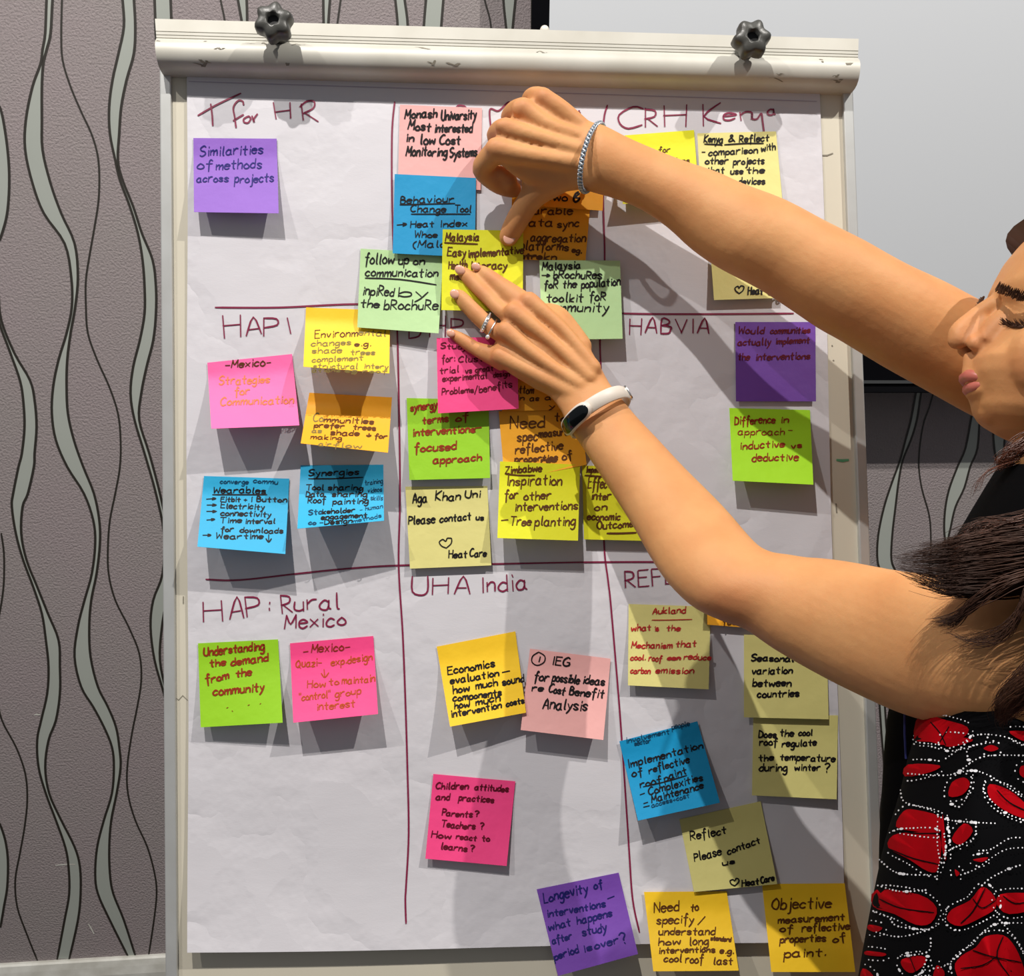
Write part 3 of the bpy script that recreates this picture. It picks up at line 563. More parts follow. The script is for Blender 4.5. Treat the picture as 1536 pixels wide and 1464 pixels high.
note('hotpink', [(650,1161),(773,1172),(760,1299),(638,1288)], .005, .006, 0, "hot pink sticky note alone at bottom centre reading 'Children attitudes and practices'",
 [(654,1183,702,1184,11,'Children'),(712,1184,762,1188,10,'attitudes'),(654,1199,674,1200,10,'and'),(688,1200,740,1204,10,'practices'),(663,1223,708,1226,10,'Parents'),(712,1225,718,1225,10,'?'),(662,1240,712,1244,10,'Teachers'),(720,1244,725,1244,10,'?'),(647,1256,676,1258,10,'How'),(684,1258,714,1261,9,'react'),(723,1262,734,1262,9,'to'),(661,1273,700,1277,10,'learns'),(705,1277,711,1277,10,'?')], 'd', 2.2)
# bottom right
note('orange', [(1060,832),(1180,836),(1180,946),(1061,937)], .004, .004, 0, "amber sticky note almost wholly behind the elbow, only its bottom edge showing",
 [(1072,925,1096,927,8,'heat is'),(1084,937,1104,937,10,'fee')], 'w', 2.0)
note('paleyellow', [(943,906),(1066,910),(1063,1034),(942,1028)], .006, .006, 0, "pale yellow sticky note headed 'Aukland' in red about cool roof and carbon emission",
 [(979,921,1028,919,10,'Aukland'),(1.4,(978,930),(1000,930),(1038,929)),(947,947,976,945,10,'what'),(983,947,988,946,9,'is'),(1000,946,1020,946,10,'the'),(947,972,1008,972,10,'Mechanism'),(1014,970,1044,970,11,'that'),(946,990,968,990,9,'cool.'),(973,991,992,992,11,'roof'),(3.2,1002,989,1020,989,6,'can'),(1026,989,1066,990,10,'reduce'),(946,1010,975,1010,10,'carbon'),(984,1010,1040,1010,10,'emission')], 'e', 2.0)
note('paleyellow', [(1116,952),(1240,955),(1243,1079),(1116,1076)], .003, .003, 1, "pale yellow sticky note reading 'Seasonal variation between countries' below the upper arm",
 [(1127,991,1190,992,11,'Seasonal'),(1128,1011,1188,1010,11,'variation'),(1129,1029,1186,1029,12,'between'),(1136,1046,1198,1044,12,'countries')], 'k', 2.5)
note('paleyellow', [(1130,1074),(1257,1073),(1255,1199),(1128,1193)], .004, .006, 0, "pale yellow sticky note reading 'Does the cool roof regulate the temperature during winter?'",
 [(1138,1106,1164,1106,11,'Does'),(1170,1104,1190,1104,11,'the'),(1198,1103,1218,1103,10,'cool'),(1139,1118,1165,1118,11,'roof'),(1173,1120,1224,1118,11,'regulate'),(1138,1142,1160,1140,11,'the'),(1170,1140,1252,1142,11,'temperature'),(1139,1157,1180,1156,12,'during'),(1192,1156,1230,1155,10,'winter'),(1236,1158,1244,1158,14,'?')], 'k', 2.4)
note('paleyellow', [(1019,1229),(1141,1202),(1166,1326),(1041,1338)], .004, .004, 0, "pale yellow sticky note reading 'Reflect Please contact us', tilted beside the blue one",
 [(1036,1260,1089,1250,13,'Reflect'),(1042,1292,1082,1282,13,'Please'),(1092,1282,1140,1264,11,'contact'),(1084,1298,1102,1295,9,'us'),(2.0,1096,1330,1109,1327,14,'~'),(2.6,1113,1329,1138,1326,10,'Heat'),(2.6,1142,1325,1161,1320,10,'Care')], 'k', 2.2)
note('blue', [(929,1112),(1046,1082),(1080,1204),(957,1231)], .014, .012, 1, "blue tilted sticky note reading 'Implementation of reflective roof paint - Complexities Maintenance'",
 [('t',1.4,940,1115,1004,1100,9,'Involvement'),('t',1.4,1008,1094,1034,1088,9,'people'),('t',1.4,952,1118,976,1114,8,'sector'),(943,1152,1054,1122,12,'Implementation'),(949,1166,964,1162,12,'of'),(974,1160,1034,1143,12,'reflective'),(961,1182,992,1174,12,'roof'),(997,1172,1030,1160,12,'paint'),(1.8,(965,1180),(1000,1172),(1030,1163)),(961,1194,967,1192,6,'-'),(974,1192,1054,1170,12,'Complexities'),(978,1204,1055,1182,12,'Maintenance'),('t',1.4,978,1211,1034,1196,8,'access+cost'),(966,1207,972,1205,6,'-'),(966,1212,974,1210,6,'-')], 'k', 2.2)
note('dpurple', [(805,1334),(928,1309),(957,1431),(837,1464)], .012, .010, 0, "purple sticky note at the bottom reading 'Longevity of interventions' in blue ink",
 [(816,1354,882,1338,16,'Longevity'),(892,1334,904,1330,12,'of'),(821,1376,908,1360,12,'interventions'),(912,1350,922,1346,6,'-'),(824,1397,856,1388,13,'what'),(866,1386,918,1374,13,'happens'),(829,1416,858,1408,11,'after'),(874,1404,910,1396,14,'study'),(832,1440,868,1428,12,'period'),(876,1428,888,1424,10,'is'),(893,1424,928,1414,12,'over'),(934,1418,942,1414,18,'?')], 'n', 2.3)
note('amber', [(966,1338),(1090,1337),(1108,1456),(980,1457)], .022, .020, 1, "amber sticky note at the bottom reading 'Need to specify / understand how long'",
 [(981,1369,1018,1366,17,'Need'),(1036,1366,1047,1366,13,'to'),(985,1386,1040,1384,14,'specify'),(1047,1386,1056,1386,13,'/'),(988,1402,1072,1402,12,'understand'),(988,1418,1020,1416,12,'how'),(1034,1418,1062,1416,13,'long'),(1066,1410,1096,1412,7,'standard'),(988,1430,1072,1428,10,'interventions'),(1080,1430,1100,1430,9,'e.g.'),(996,1443,1022,1443,12,'cool'),(1028,1444,1054,1444,13,'roof'),(1070,1446,1098,1446,12,'last')], 'w', 2.3)
note('amber', [(1143,1326),(1267,1325),(1283,1458),(1157,1458)], .018, .015, 0, "amber sticky note at bottom right corner reading 'Objective measurement of reflective properties'",
 [(1158,1364,1246,1361,18,'Objective'),(1167,1385,1266,1380,12,'measurement'),(1170,1398,1188,1398,12,'of'),(1203,1397,1274,1394,13,'reflective'),(1170,1414,1238,1412,12,'properties'),(1250,1414,1268,1410,12,'of'),(1176,1436,1238,1434,14,'paint.')], 'w', 2.5)

# ------------------------------------------------------------------ the person
PX = W(1650, 1400, 1.2)
person = empty('person', Vector((P(1650, 1464, .2).x, P(1650, 1464, .2).y, 0)))
tag(person, 'woman with long dark hair in black and red print dress, reaching across the board', 'person')
body = MB()
def limb(secs, dr=.9, n=36, cap=True):
    """secs: (ux,uy, lx,ly, w[, depth ratio]) = the two outline points at distance w off the board"""
    rs = []
    secs = [tuple(s) + ((dr,) if len(s) == 5 else ()) for s in secs]
    secs = catmull(secs, 3)
    for s in secs:
        a, b_ = P(s[0], s[1], s[4]), P(s[2], s[3], s[4]); c = (a+b_)/2; h = (a-b_)/2
        v = (c-EYE).normalized(); d = -(v - h.normalized()*v.dot(h.normalized())).normalized()*h.length*s[5]
        rs.append([c+h*math.cos(2*math.pi*j/n)+d*math.sin(2*math.pi*j/n) for j in range(n)])
    # closed ends
    body.rings(rs)
def chain(pts, n=14):              # (x, y, w, radius m)
    pts2 = catmull([tuple(P(x, y, w_))+(r,) for x, y, w_, r in pts], 3)
    body.tube([Vector(p[:3]) for p in pts2], [p[3] for p in pts2], n)
    for x, y, w_, r in (pts[0], pts[-1]): body.ball(P(x, y, w_), r*.98)
def bump_(x, y, w_, r, sc=(1, 1, 1)): body.ball(P(x, y, w_), BU*r*sc[0], BV*r*sc[1], BN*r*sc[2])
# right (upper) arm
limb([(869,178,872,284,.046,.62),(878,181,874,284,.047,.66),(893,187,882,285,.049,.72),(907,191,893,288,.051,.78),(950,213,922,296,.054,.85),(1017,241,962,312,.060),(1071,260,1003,339,.066),(1112,279,1040,372,.072),(1175,304,1082,400,.080),(1235,336,1140,430,.087),(1290,364,1190,462,.094),(1325,384,1230,489,.097),(1362,404,1266,509,.099),(1414,428,1325,545,.100),(1465,454,1390,582,.100),(1520,482,1450,616,.098),(1580,515,1520,655,.095),(1660,560,1590,720,.090),(1740,620,1650,800,.085)], .92)
# right hand: back of hand block
limb([(752,192,740,236,.050,.42),(765,178,757,252,.050,.40),(785,158,775,266,.049,.40),(806,146,796,278,.048,.40),(825,150,822,287,.047,.42),(845,163,845,287,.046,.46),(869,178,868,284,.046,.60)])
chain([(868,192,.052,.0105),(842,166,.056,.0092),(815,147,.056,.0088)]); chain([(866,205,.058,.008),(820,188,.060,.0072),(785,163,.058,.0092)])
chain([(864,225,.060,.008),(810,208,.064,.0072),(760,194,.060,.0100)]); chain([(862,245,.059,.009),(805,236,.063,.0082),(745,224,.058,.0108)])
chain([(815,147,.055,.0092),(801,145,.040,.0088),(795,152,.018,.0080),(806,168,.010,.0072)]); chain([(785,162,.056,.0095),(772,166,.040,.0088),(764,178,.018,.0082),(776,192,.010,.0075)])
chain([(760,194,.058,.0102),(750,196,.040,.0095),(744,206,.020,.0086),(760,216,.010,.0078)]); chain([(746,226,.056,.0110),(733,238,.047,.0100),(724,254,.036,.0098),(738,270,.028,.0088),(752,279,.022,.0084),(770,284,.016,.0080)])
chain([(852,256,.045,.0150),(826,272,.041,.0150),(803,290,.036,.0125),(788,310,.030,.0108),(777,328,.024,.0106),(768,345,.018,.0100),(763,355,.0145,.0092)])
limb([(858,230,856,284,.044,.5),(830,230,826,290,.042,.42),(800,235,796,296,.038,.40),(785,240,782,290,.036,.34)])
bump_(745, 222, .0615, .0085, (1.2, 1, .8)); bump_(757, 190, .0640, .0075, (1.2, .9, .8)); bump_(784, 163, .0600, .0080, (1.3, 1.1, .7)); bump_(816, 148, .0570, .0080, (1.3, 1.1, .7))
body.ball(P(748, 262, .028), BU*.013+BV*-.004, BV*.008+BU*.002, BN*.010)
body.ball(P(762, 272, .026), .009)
# left (lower) arm
limb([(898,545,832,602,.036,.55),(914,575,842,617,.041,.62),(925,588,848,630,.044,.68),(936,603,858,648,.048,.75),(956,627,872,668,.053,.82),(986,659,894,702,.064),(1025,701,926,751,.083),(1069,745,954,796,.106),(1095,773,974,832,.124),(1118,800,996,866,.142),(1138,820,1020,893,.156),(1158,829,1046,914,.166),(1180,832,1082,931,.175),(1205,836,1118,944,.184),(1235,838,1160,973,.196),(1270,842,1215,1005,.212),(1310,849,1275,1036,.232),(1350,856,1345,1067,.256),(1400,862,1405,1084,.280),(1460,868,1470,1094,.305),(1540,880,1540,1100,.325),(1620,905,1610,1110,.335),(1690,960,1680,1120,.32)], .90)
# left hand back
limb([(780,436,740,520,.020,.30),(794,441,745,532,.024,.30),(812,455,752,550,.027,.30),(830,462,768,563,.029,.32),(846,468,785,573,.031,.34),(862,486,803,584,.032,.36),(880,514,820,592,.033,.42),(898,545,832,602,.036,.55)])
chain([(890,552,.046,.0075),(845,495,.042,.0060),(793,452,.034,.0092)]); chain([(884,566,.048,.0070),(830,515,.044,.0058),(770,468,.036,.0092)])
chain([(872,578,.047,.0070),(812,540,.043,.0056),(758,496,.034,.0088)]); chain([(860,590,.044,.0080),(800,560,.038,.0070),(750,534,.029,.0088)])
chain([(872,520,.030,.010),(850,490,.026,.010),(832,472,.020,.0098),(806,470,.012,.0090),(790,470,.009,.0080)])
# fingers of the left hand: (upper outline, lower outline, w)
def finger(secs):
    limb(secs, .92, 20)
    s = secs[0]; a, b_ = P(s[0], s[1], s[4]), P(s[2], s[3], s[4]); body.ball((a+b_)/2, (a-b_).length/2*.98)
finger([(718,396,711,406,.010),(728,399,716,415,.0125),(741,406,727,426,.0155),(756,416,739,438,.019,.95),(774,427,752,452,.023),(791,438,766,464,.027),(802,447,776,476,.028)])
finger([(692,398,684,410,.009),(702,402,691,420,.0115),(714,413,701,431,.0140),(728,427,713,443,.0180,1.0),(742,441,727,457,.022),(757,456,742,472,.027),(776,462,758,486,.029)])
finger([(684,433,678,446,.009),(694,435,686,459,.0115),(707,446,697,471,.0140),(718,457,708,483,.0175,1.0),(733,471,722,496,.021),(746,484,738,508,.025),(764,488,752,512,.028)])
finger([(679,493,673,506,.008),(690,497,682,513,.0105),(704,504,694,523,.0125),(716,512,706,531,.015),(730,516,719,539,.018),(744,520,736,549,.021),(762,530,752,558,.025)])
# ---------------- head: rings stacked along the head's own up axis
HW = .20
h0 = P(1466, 527, HW); hs = (h0-EYE).length/ F * 1.0
kpx = (P(1566, 527, HW)-h0).length/100
FW = (P(1466-94, 527-34, HW)-h0).normalized(); UPH = (P(1466+34, 527-94, HW)-h0); UPH = (UPH-FW*UPH.dot(FW)).normalized(); SD = FW.cross(UPH).normalized()
if SD.dot(BN) < 0: SD = -SD
# small turn of the face away from the camera
yawh = math.radians(9); FW2 = FW*math.cos(yawh)-SD*math.sin(yawh); SD2 = SD*math.cos(yawh)+FW*math.sin(yawh)
HC = h0-FW*.09                    # centre axis of skull
def H(f, h, s):                    # f forward from nose base, h up, s toward the camera (metres)
    q = f+.09; return HC+FW2*q+SD2*s+UPH*h
rows = [(.132,-.080,-.130,.020),(.126,-.048,-.160,.048),(.112,-.024,-.182,.064),(.096,-.012,-.192,.073),(.080,-.006,-.195,.076),(.066,-.0035,-.196,.077),(.054,-.002,-.196,.077),(.046,-.004,-.195,.076),(.038,-.009,-.193,.074),(.024,-.010,-.188,.072),(.010,-.006,-.180,.070),(-.004,-.001,-.170,.067),(-.014,-.003,-.160,.063),(-.022,-.008,-.150,.058),(-.030,-.0135,-.140,.053),(-.036,-.016,-.125,.047),(-.042,-.021,-.110,.038),(-.048,-.036,-.090,.024)]
rs = []
for h, ff, fb, hwid in rows:
    c = (ff+fb)/2; a = (ff-fb)/2; r = []
    for j in range(40):
        t = 2*math.pi*j/40; ct, st = math.cos(t), math.sin(t)
        e = .82 if ct > 0 else .95
        r.append(H(c+a*math.copysign(abs(ct)**e, ct), h, hwid*math.copysign(abs(st)**.92, st)))
    rs.append(r)
body.rings(rs)
def hb(f, h, s, r, sc=(1, 1, 1)): body.ball(H(f, h, s), FW2*r*sc[0], SD2*r*sc[1], UPH*r*sc[2])
def ht(pts, n=12): 
    q = catmull([tuple(H(p[0], p[1], p[2]))+(p[3],) for p in pts], 4); body.tube([Vector(p[:3]) for p in q], [p[3] for p in q], n)
# nose: ridge, tip, wings
ht([(-.010,.050,0,.006),(-.001,.038,0,.0066),(.006,.027,0,.0070),(.011,.017,0,.0080),(.0120,.011,0,.0080)])
hb(.0110, .0095, 0, .0083)
ht([(-.006,.028,0,.010),(0,.014,0,.011),(.001,.009,0,.0105)])
for s in (-1, 1):
    hb(.000, .0065, s*.0105, .0068, (1.15, .8, .9)); ht([(-.024,.040,s*.011,.012),(-.010,.022,s*.012,.010),(-.005,.008,s*.012,.008)])
    hb(-.0270, .026, s*.032, .0135, (.9, 1.1, .85))      # eyelid over the eyeball
    hb(-.024, .046, s*.026, .012, (.8, 1.9, .7))         # brow
    hb(-.040, .000, s*.040, .026, (1, 1, 1.1))           # cheek
    hb(-.100, .012, s*.074, .016, (.7, .3, 1.3))          # ear
ht([(.000,.002,0,.005),(-.0035,-.008,0,.006),(-.005,-.016,0,.006)])
ht([(-.020,-.018,.020,.004),(-.009,-.016,.009,.0062),(-.0065,-.0155,0,.0062),(-.009,-.016,-.009,.0062),(-.020,-.018,-.020,.004)])
ht([(-.021,-.021,.020,.004),(-.014,-.0245,.009,.0062),(-.0125,-.0245,0,.0062),(-.014,-.0245,-.009,.0062),(-.021,-.021,-.020,.004)])
hb(-.030, -.036, 0, .013, (1, 1.4, .8))
# neck, chest, shoulders
def wring(xc, yc, wc, au, an, tilt=0, n=28):
    c = P(xc, yc, wc); return [c+CR*au*math.cos(2*math.pi*j/n)+BN*an*math.sin(2*math.pi*j/n) for j in range(n)]
body.rings([wring(1625, 560, .20, .050, .048), wring(1640, 640, .20, .052, .050), wring(1660, 720, .20, .062, .064), wring(1680, 770, .20, .080, .115)])
body.rings([wring(1690, 745, .20, .060, .09), wring(1694, 800, .20, .085, .165), wring(1674, 900, .205, .108, .170), wring(1680, 1000, .21, .108, .150), wring(1680, 1120, .21, .10, .130), wring(1680, 1250, .20, .10, .125), wring(1690, 1464, .20, .12, .15)])
bm_me = bpy.data.meshes.new('body'); bm_me.from_pydata([tuple(v) for v in body.v], [], body.f); bm_me.update()
# voxel union + smoothing = one continuous surface
bo = bpy.data.objects.new('body', bm_me); COL.objects.link(bo)
md = bo.modifiers.new('r', 'REMESH'); md.mode = 'VOXEL'; md.voxel_size = .0017; md.use_smooth_shade = True
md2 = bo.modifiers.new('s', 'SMOOTH'); md2.factor = .5; md2.iterations = 7
dg = bpy.context.evaluated_depsgraph_get(); ev = bo.evaluated_get(dg)
nm = bpy.data.meshes.new_from_object(ev); bo.modifiers.clear(); bo.data = nm; nm.name = 'body'
# lower body: hips and two legs down to shoes
lm = MB(); hip = P(1690, 1464, .20)
base_c = Vector((hip.x, hip.y, 0))
for sgn in (-1, 1):
    o_ = Vector((.0, .085*sgn, 0))
    lm.tube([Vector((hip.x, hip.y, hip.z))+o_, Vector((hip.x, hip.y, .80))+o_, Vector((hip.x-.01, hip.y, .48))+o_, Vector((hip.x+.01, hip.y, .30))+o_, Vector((hip.x+.015, hip.y, .09))+o_, Vector((hip.x+.015, hip.y, .03))+o_], [.10, .085, .056, .055, .037, .04], 18)
    lm.ball(Vector((hip.x-.04, hip.y, .035))+o_, Vector((.12, 0, 0)), Vector((0, .042, 0)), Vector((0, 0, .035)))
bmx = bmesh.new(); bmx.from_mesh(nm)
tmp = bpy.data.meshes.new('t'); tmp.from_pydata([tuple(v) for v in lm.v], [], lm.f); bmx.from_mesh(tmp); bmx.to_mesh(nm); bmx.free(); bpy.data.meshes.remove(tmp)
RED = [(782,452,.04,.012),(736,490,.03,.008),(703,424,.015,.007),(690,404,.012,.007),(722,441,.02,.008),(742,412,.02,.008),(716,468,.02,.008),(706,512,.015,.007),(713,400,.012,.006),(682,440,.012,.006),(676,498,.012,.006),(770,470,.04,.010),(758,500,.035,.010),(750,534,.03,.010),(795,450,.035,.010),
       (742,222,.062,.012),(757,190,.064,.010),(784,163,.062,.010),(815,146,.06,.010),(722,256,.036,.011),(765,352,.015,.012),(777,328,.02,.009),(750,282,.02,.014),(1085,915,.19,.03),(1458,505,.2,.02),(1500,560,.25,.025)]
rp_ = [(P(x, y, w_), r) for x, y, w_, r in RED]
at = nm.attributes.new('redness', 'FLOAT', 'POINT'); vals = [0.0]*len(nm.vertices)
import numpy as np
co = np.empty(len(nm.vertices)*3); nm.vertices.foreach_get('co', co); co = co.reshape(-1, 3); acc_ = np.zeros(len(co))
for c_, r in rp_: acc_ = np.maximum(acc_, np.exp(-((co-np.array(c_))**2).sum(1)/(r*r)))
at.data.foreach_set('value', acc_.astype(np.float32))
nm.materials.clear(); nm.materials.append(SK); nm.polygons.foreach_set('use_smooth', [True]*len(nm.polygons))
bo.parent = person; bo.matrix_parent_inverse = person.matrix_world.inverted()
# lips, eyes, lashes, brows
m = MB()
def htm(mm, pts, n=10):
    q = catmull([tuple(H(p[0], p[1], p[2]))+(p[3],) for p in pts], 4); mm.tube([Vector(p[:3]) for p in q], [p[3] for p in q], n)
htm(m, [(-.0185,-.0188,.019,.0010),(-.0058,-.0168,.009,.0046),(-.0034,-.0162,0,.0047),(-.0058,-.0168,-.009,.0046),(-.0185,-.0188,-.019,.0010)])
htm(m, [(-.0185,-.0200,.019,.0010),(-.0102,-.0232,.009,.0046),(-.0088,-.0235,0,.0048),(-.0102,-.0232,-.009,.0046),(-.0185,-.0200,-.019,.0010)])
m.build('lips', M_['lip'], person, True)
# nails
def nail(x, y, w_, ax, ay, lx, ly):
    mm = MB(); c = P(x, y, w_); a = (P(x+ax, y+ay, w_)-c).normalized(); v = (EYE-c).normalized(); sd = a.cross(v).normalized()
    mm.ball(c, a*lx, sd*ly, v*.0016); mm.build('fingernail', M_['nail'], person, True)
nail(690, 405, .0165, -12, -8, .0052, .0042); nail(714, 400, .0165, -12, -8, .0045, .0036); nail(682, 441, .0165, -8, -8, .0048, .0042); nail(676, 500, .0140, -8, -5, .0042, .0036); nail(764, 357, .0215, -3, 10, .0062, .0056)
hair_r = random.Random(21)
m = MB()
def lash(mm, f0, h0_, s0, f1, h1, s1, r):
    a, b_ = H(f0, h0_, s0), H(f1, h1, s1); mid = (a+b_)/2-UPH*.001; mm.tube([a, mid, b_], [r, r*.8, r*.15], 5)
for s in (-1, 1):
    for k in range(26):
        t = k/25; sa = s*(.019+.026*t); f0 = -.0165-.012*t*t; h_ = .0225-.005*t
        for rep in range(2):
            lash(m, f0, h_, sa, f0+.0095-.002*t, h_+.002+hair_r.uniform(-.002, .003), sa+s*(.003*t+hair_r.uniform(-.002, .002)), .0007)
tag(m.build('eyelashes', M_['hair'], person), kind='stuff')
m = MB()
for s in (-1, 1):
    for k in range(220):
        t = hair_r.random(); sa = s*(.012+.044*t); f0 = -.0005-.015*t*t; h_ = .051-.020*t+hair_r.uniform(-.0028, .0028)
        lash(m, f0, h_, sa, f0+.0012, h_+.001, sa+s*.006, .0006)
tag(m.build('eyebrows', M_['hair'], person), kind='stuff')
m = MB()
for s in (-1, 1): htm(m, [(-.0175,.0220,s*.019,.0009),(-.0145,.0205,s*.027,.0012),(-.0160,.0185,s*.036,.0012),(-.0260,.0170,s*.047,.0008)], 6)
tag(m.build('eyelid_line', M_['hair'], person), kind='stuff')

# ---------------- clothes
def bodyring(xl, xr, y, wc, wr, n=40, yo=0, exp=1.0, jit=0):
    out = []
    for j in range(n):
        t = 2*math.pi*j/n; x = (xl+xr)/2-(xr-xl)/2*math.cos(t); ww = wc+wr*math.sin(t)
        ww += jit*math.sin(x*.06+y*.01)*max(0, math.sin(t))
        out.append(P(x, y, ww))
    return out
TOPT = [(696,1500,1850,.20,.12),(706,1493,1865,.20,.125),(750,1466,1885,.20,.13),(815,1428,1900,.20,.13),(880,1395,1905,.20,.13),(950,1366,1905,.19,.13),(1020,1345,1905,.18,.12),(1080,1330,1905,.17,.12),(1200,1322,1905,.16,.11),(1300,1318,1905,.15,.10),(1464,1320,1905,.14,.10),(1560,1330,1905,.14,.10)]
m = MB(); m.rings([bodyring(r[1], r[2], r[0], r[3], r[4]) for r in catmull(TOPT, 3)]); m.build('black_top', M_['dress'], person, True)
DT = [(985,1420,1930,.255,.085),(1040,1392,1930,.26,.095),(1079,1380,1930,.26,.10),(1136,1362,1930,.26,.11),(1191,1349,1930,.26,.12),(1259,1328,1935,.26,.13),(1341,1310,1940,.255,.14),(1436,1292,1950,.25,.15),(1520,1278,1960,.245,.155),(1650,1255,1980,.235,.16)]
DC = catmull(DT, 4)
def dsurf(x, y, d=0.0):
    xl, xr, wc, wr = lerpcurve(DC, y); c = -(x-(xl+xr)/2)/((xr-xl)/2); c = max(-1, min(1, c)); s = math.sqrt(max(0, 1-c*c))
    return P(x, y, wc+wr*s+foldf(x, y)*s+d)
def foldf(x, y): return .0035*math.sin(x*.045+.004*y)+.002*math.sin(x*.11-.012*y)
rs = []
for r in DC:
    ring = []
    for j in range(72):
        t = 2*math.pi*j/72; x = (r[1]+r[2])/2-(r[2]-r[1])/2*math.cos(t); s = math.sin(t); ring.append(P(x, r[0], r[3]+(r[4]+foldf(x, r[0]))*s))
    rs.append(ring)
lastr = rs[-1]; cL = sum(lastr, Vector())/72
for z, k in ((.60, 1.08), (.45, 1.15)):
    rs.append([Vector((cL.x+(p.x-cL.x)*k, cL.y+(p.y-cL.y)*k, z)) for p in lastr])
m = MB(); m.rings(rs); dress = m.build('patterned_dress', M_['dress'], person, True)
def zz(X, Y): return (1260+X/2.2065, 800+Y/2.2065)
PATCH = [[(265,600),(350,618),(420,640),(415,670),(350,700),(300,690),(245,680)],[(225,765),(330,768),(300,790),(215,805)],[(370,825),(410,808),(430,830),(405,865),(360,870)],
 [(210,920),(250,915),(335,940),(330,990),(240,985),(185,970)],[(175,1000),(240,990),(330,1000),(325,1110),(290,1118),(230,1080),(160,1040)],[(410,960),(440,985),(400,1030),(370,1010)],
 [(495,830),(560,850),(609,890),(640,920),(620,945),(550,920),(495,875)],[(120,1180),(260,1195),(320,1240),(300,1290),(250,1295),(180,1260),(110,1235)],[(470,1170),(510,1200),(515,1240),(470,1270),(400,1300),(355,1280),(370,1245),(430,1215)],
 [(530,1195),(609,1190),(660,1200),(650,1240),(560,1260),(520,1230)],[(480,1335),(540,1330),(580,1370),(609,1440),(620,1500),(430,1500),(380,1440),(400,1400),(450,1370)],
 [(205,1410),(270,1398),(285,1420),(240,1455),(210,1440)],[(97,1295),(140,1305),(120,1320),(92,1310)],[(88,1382),(150,1390),(140,1400),(85,1395)],[(440,1080),(490,1072),(470,1088)],[(380,1112),(396,1125),(385,1135)],
 [(475,712),(500,700),(525,712),(500,722)],[(600,770),(640,775),(630,812),(596,800)],[(75,1440),(110,1464),(105,1500),(66,1490)],[(320,1430),(345,1450),(340,1475),(308,1475)],[(345,672),(440,682),(400,700),(350,705)],[(560,655),(640,660),(640,690),(600,685)],
 [(340,930),(352,1060),(346,1080),(336,1020)],[(660,960),(760,990),(770,1080),(690,1090)],[(680,1260),(800,1280),(820,1400),(700,1420)],[(680,700),(800,720),(790,840),(700,820)],[(150,1520),(330,1540),(340,1640),(160,1620)],[(480,1540),(660,1560),(640,1680),(470,1660)]]
PATCH = PATCH+[[(x+dx, y+dy) for x, y in p] for dx, dy in ((0, 880), (650, 40), (650, 920)) for p in PATCH if min(x+dx for x, y in p) > 620 or min(y+dy for x, y in p) > 1475]
mr = MB(); mw = MB(); dr = random.Random(5)
for pt in PATCH:
    pts = [zz(*p) for p in pt]; c = (sum(p[0] for p in pts)/len(pts), sum(p[1] for p in pts)/len(pts))
    cl = catmull([pts[-1]]+pts+[pts[0], pts[1]], 3)[3:-3]
    K = 4; n = len(cl); vs = []
    for k in range(K+1):
        for p in cl: vs.append(dsurf(c[0]+(p[0]-c[0])*(k/K), c[1]+(p[1]-c[1])*(k/K), .0018))
    fsx = [(k*n+j, k*n+(j+1) % n, (k+1)*n+(j+1) % n, (k+1)*n+j) for k in range(K) for j in range(n)]
    mr.add(vs, fsx)
    # white dots around the wing cell
    per = [(c[0]+(p[0]-c[0])*1.0, c[1]+(p[1]-c[1])*1.0) for p in cl]; acc = 0; nxt = 2.5
    for a, b_ in zip(per, per[1:]+per[:1]):
        L_ = math.hypot(b_[0]-a[0], b_[1]-a[1]); 
        if L_ < 1e-6: continue
        nx, ny = (b_[1]-a[1])/L_, -(b_[0]-a[0])/L_
        if (a[0]-c[0])*nx+(a[1]-c[1])*ny < 0: nx, ny = -nx, -ny
        while nxt < acc+L_:
            t = (nxt-acc)/L_; x, y = a[0]+(b_[0]-a[0])*t+nx*6.5, a[1]+(b_[1]-a[1])*t+ny*6.5
            r = .85*dr.choice([1.2, 1.3, 1.5, 1.7]); 
            if dr.random() < .04: r = 3.4
            e = .55 if r > 3 else .9; an = math.atan2(b_[1]-a[1], b_[0]-a[0])
            xl = lerpcurve(DC, y)[0]
            if x > xl+3: mw.add([dsurf(x+math.cos(q)*r*math.cos(an)-math.sin(q)*r*e*math.sin(an), y+math.cos(q)*r*math.sin(an)+math.sin(q)*r*e*math.cos(an), .0025) for q in [2*math.pi*i/8 for i in range(8)]], [tuple(range(8))])
            nxt += dr.choice([5.5, 6, 7])
        acc += L_
DOTS = [[(245,670),(250,690),(340,700)],[(350,745),(400,710),(450,668),(540,672),(609,700)],[(480,665),(492,680)],[(440,800),(425,860),(395,905),(360,890)],[(380,795),(440,785),(490,800),(540,830),(600,870)],[(225,795),(300,800),(380,795),(470,740),(609,735)],[(200,850),(215,890),(300,915),(345,945),(420,955),(520,960)],[(450,960),(440,1010),(360,1050),(330,1090),(320,1150)],[(460,1050),(500,1045),(560,1010),(609,1008)],[(400,1130),(450,1110),(540,1050),(609,1040)],[(470,1165),(500,1140),(560,1110),(609,1095)],[(130,1080),(180,1120),(240,1130),(310,1130)],[(125,1165),(200,1185),(290,1180)],[(355,1240),(350,1290),(390,1320)],[(110,1250),(160,1270),(190,1300),(290,1310),(330,1290)],[(120,1320),(200,1335),(300,1310)],[(390,1400),(420,1370),(500,1300),(560,1290),(609,1290)],[(200,1400),(290,1385),(300,1340)],[(310,1440),(350,1430),(400,1390)],[(520,1270),(580,1340),(609,1390)],[(290,1400),(270,1450),(240,1480)],[(430,760),(420,720),(450,700),(520,690)],[(480,820),(480,860),(540,920),(609,950)]]
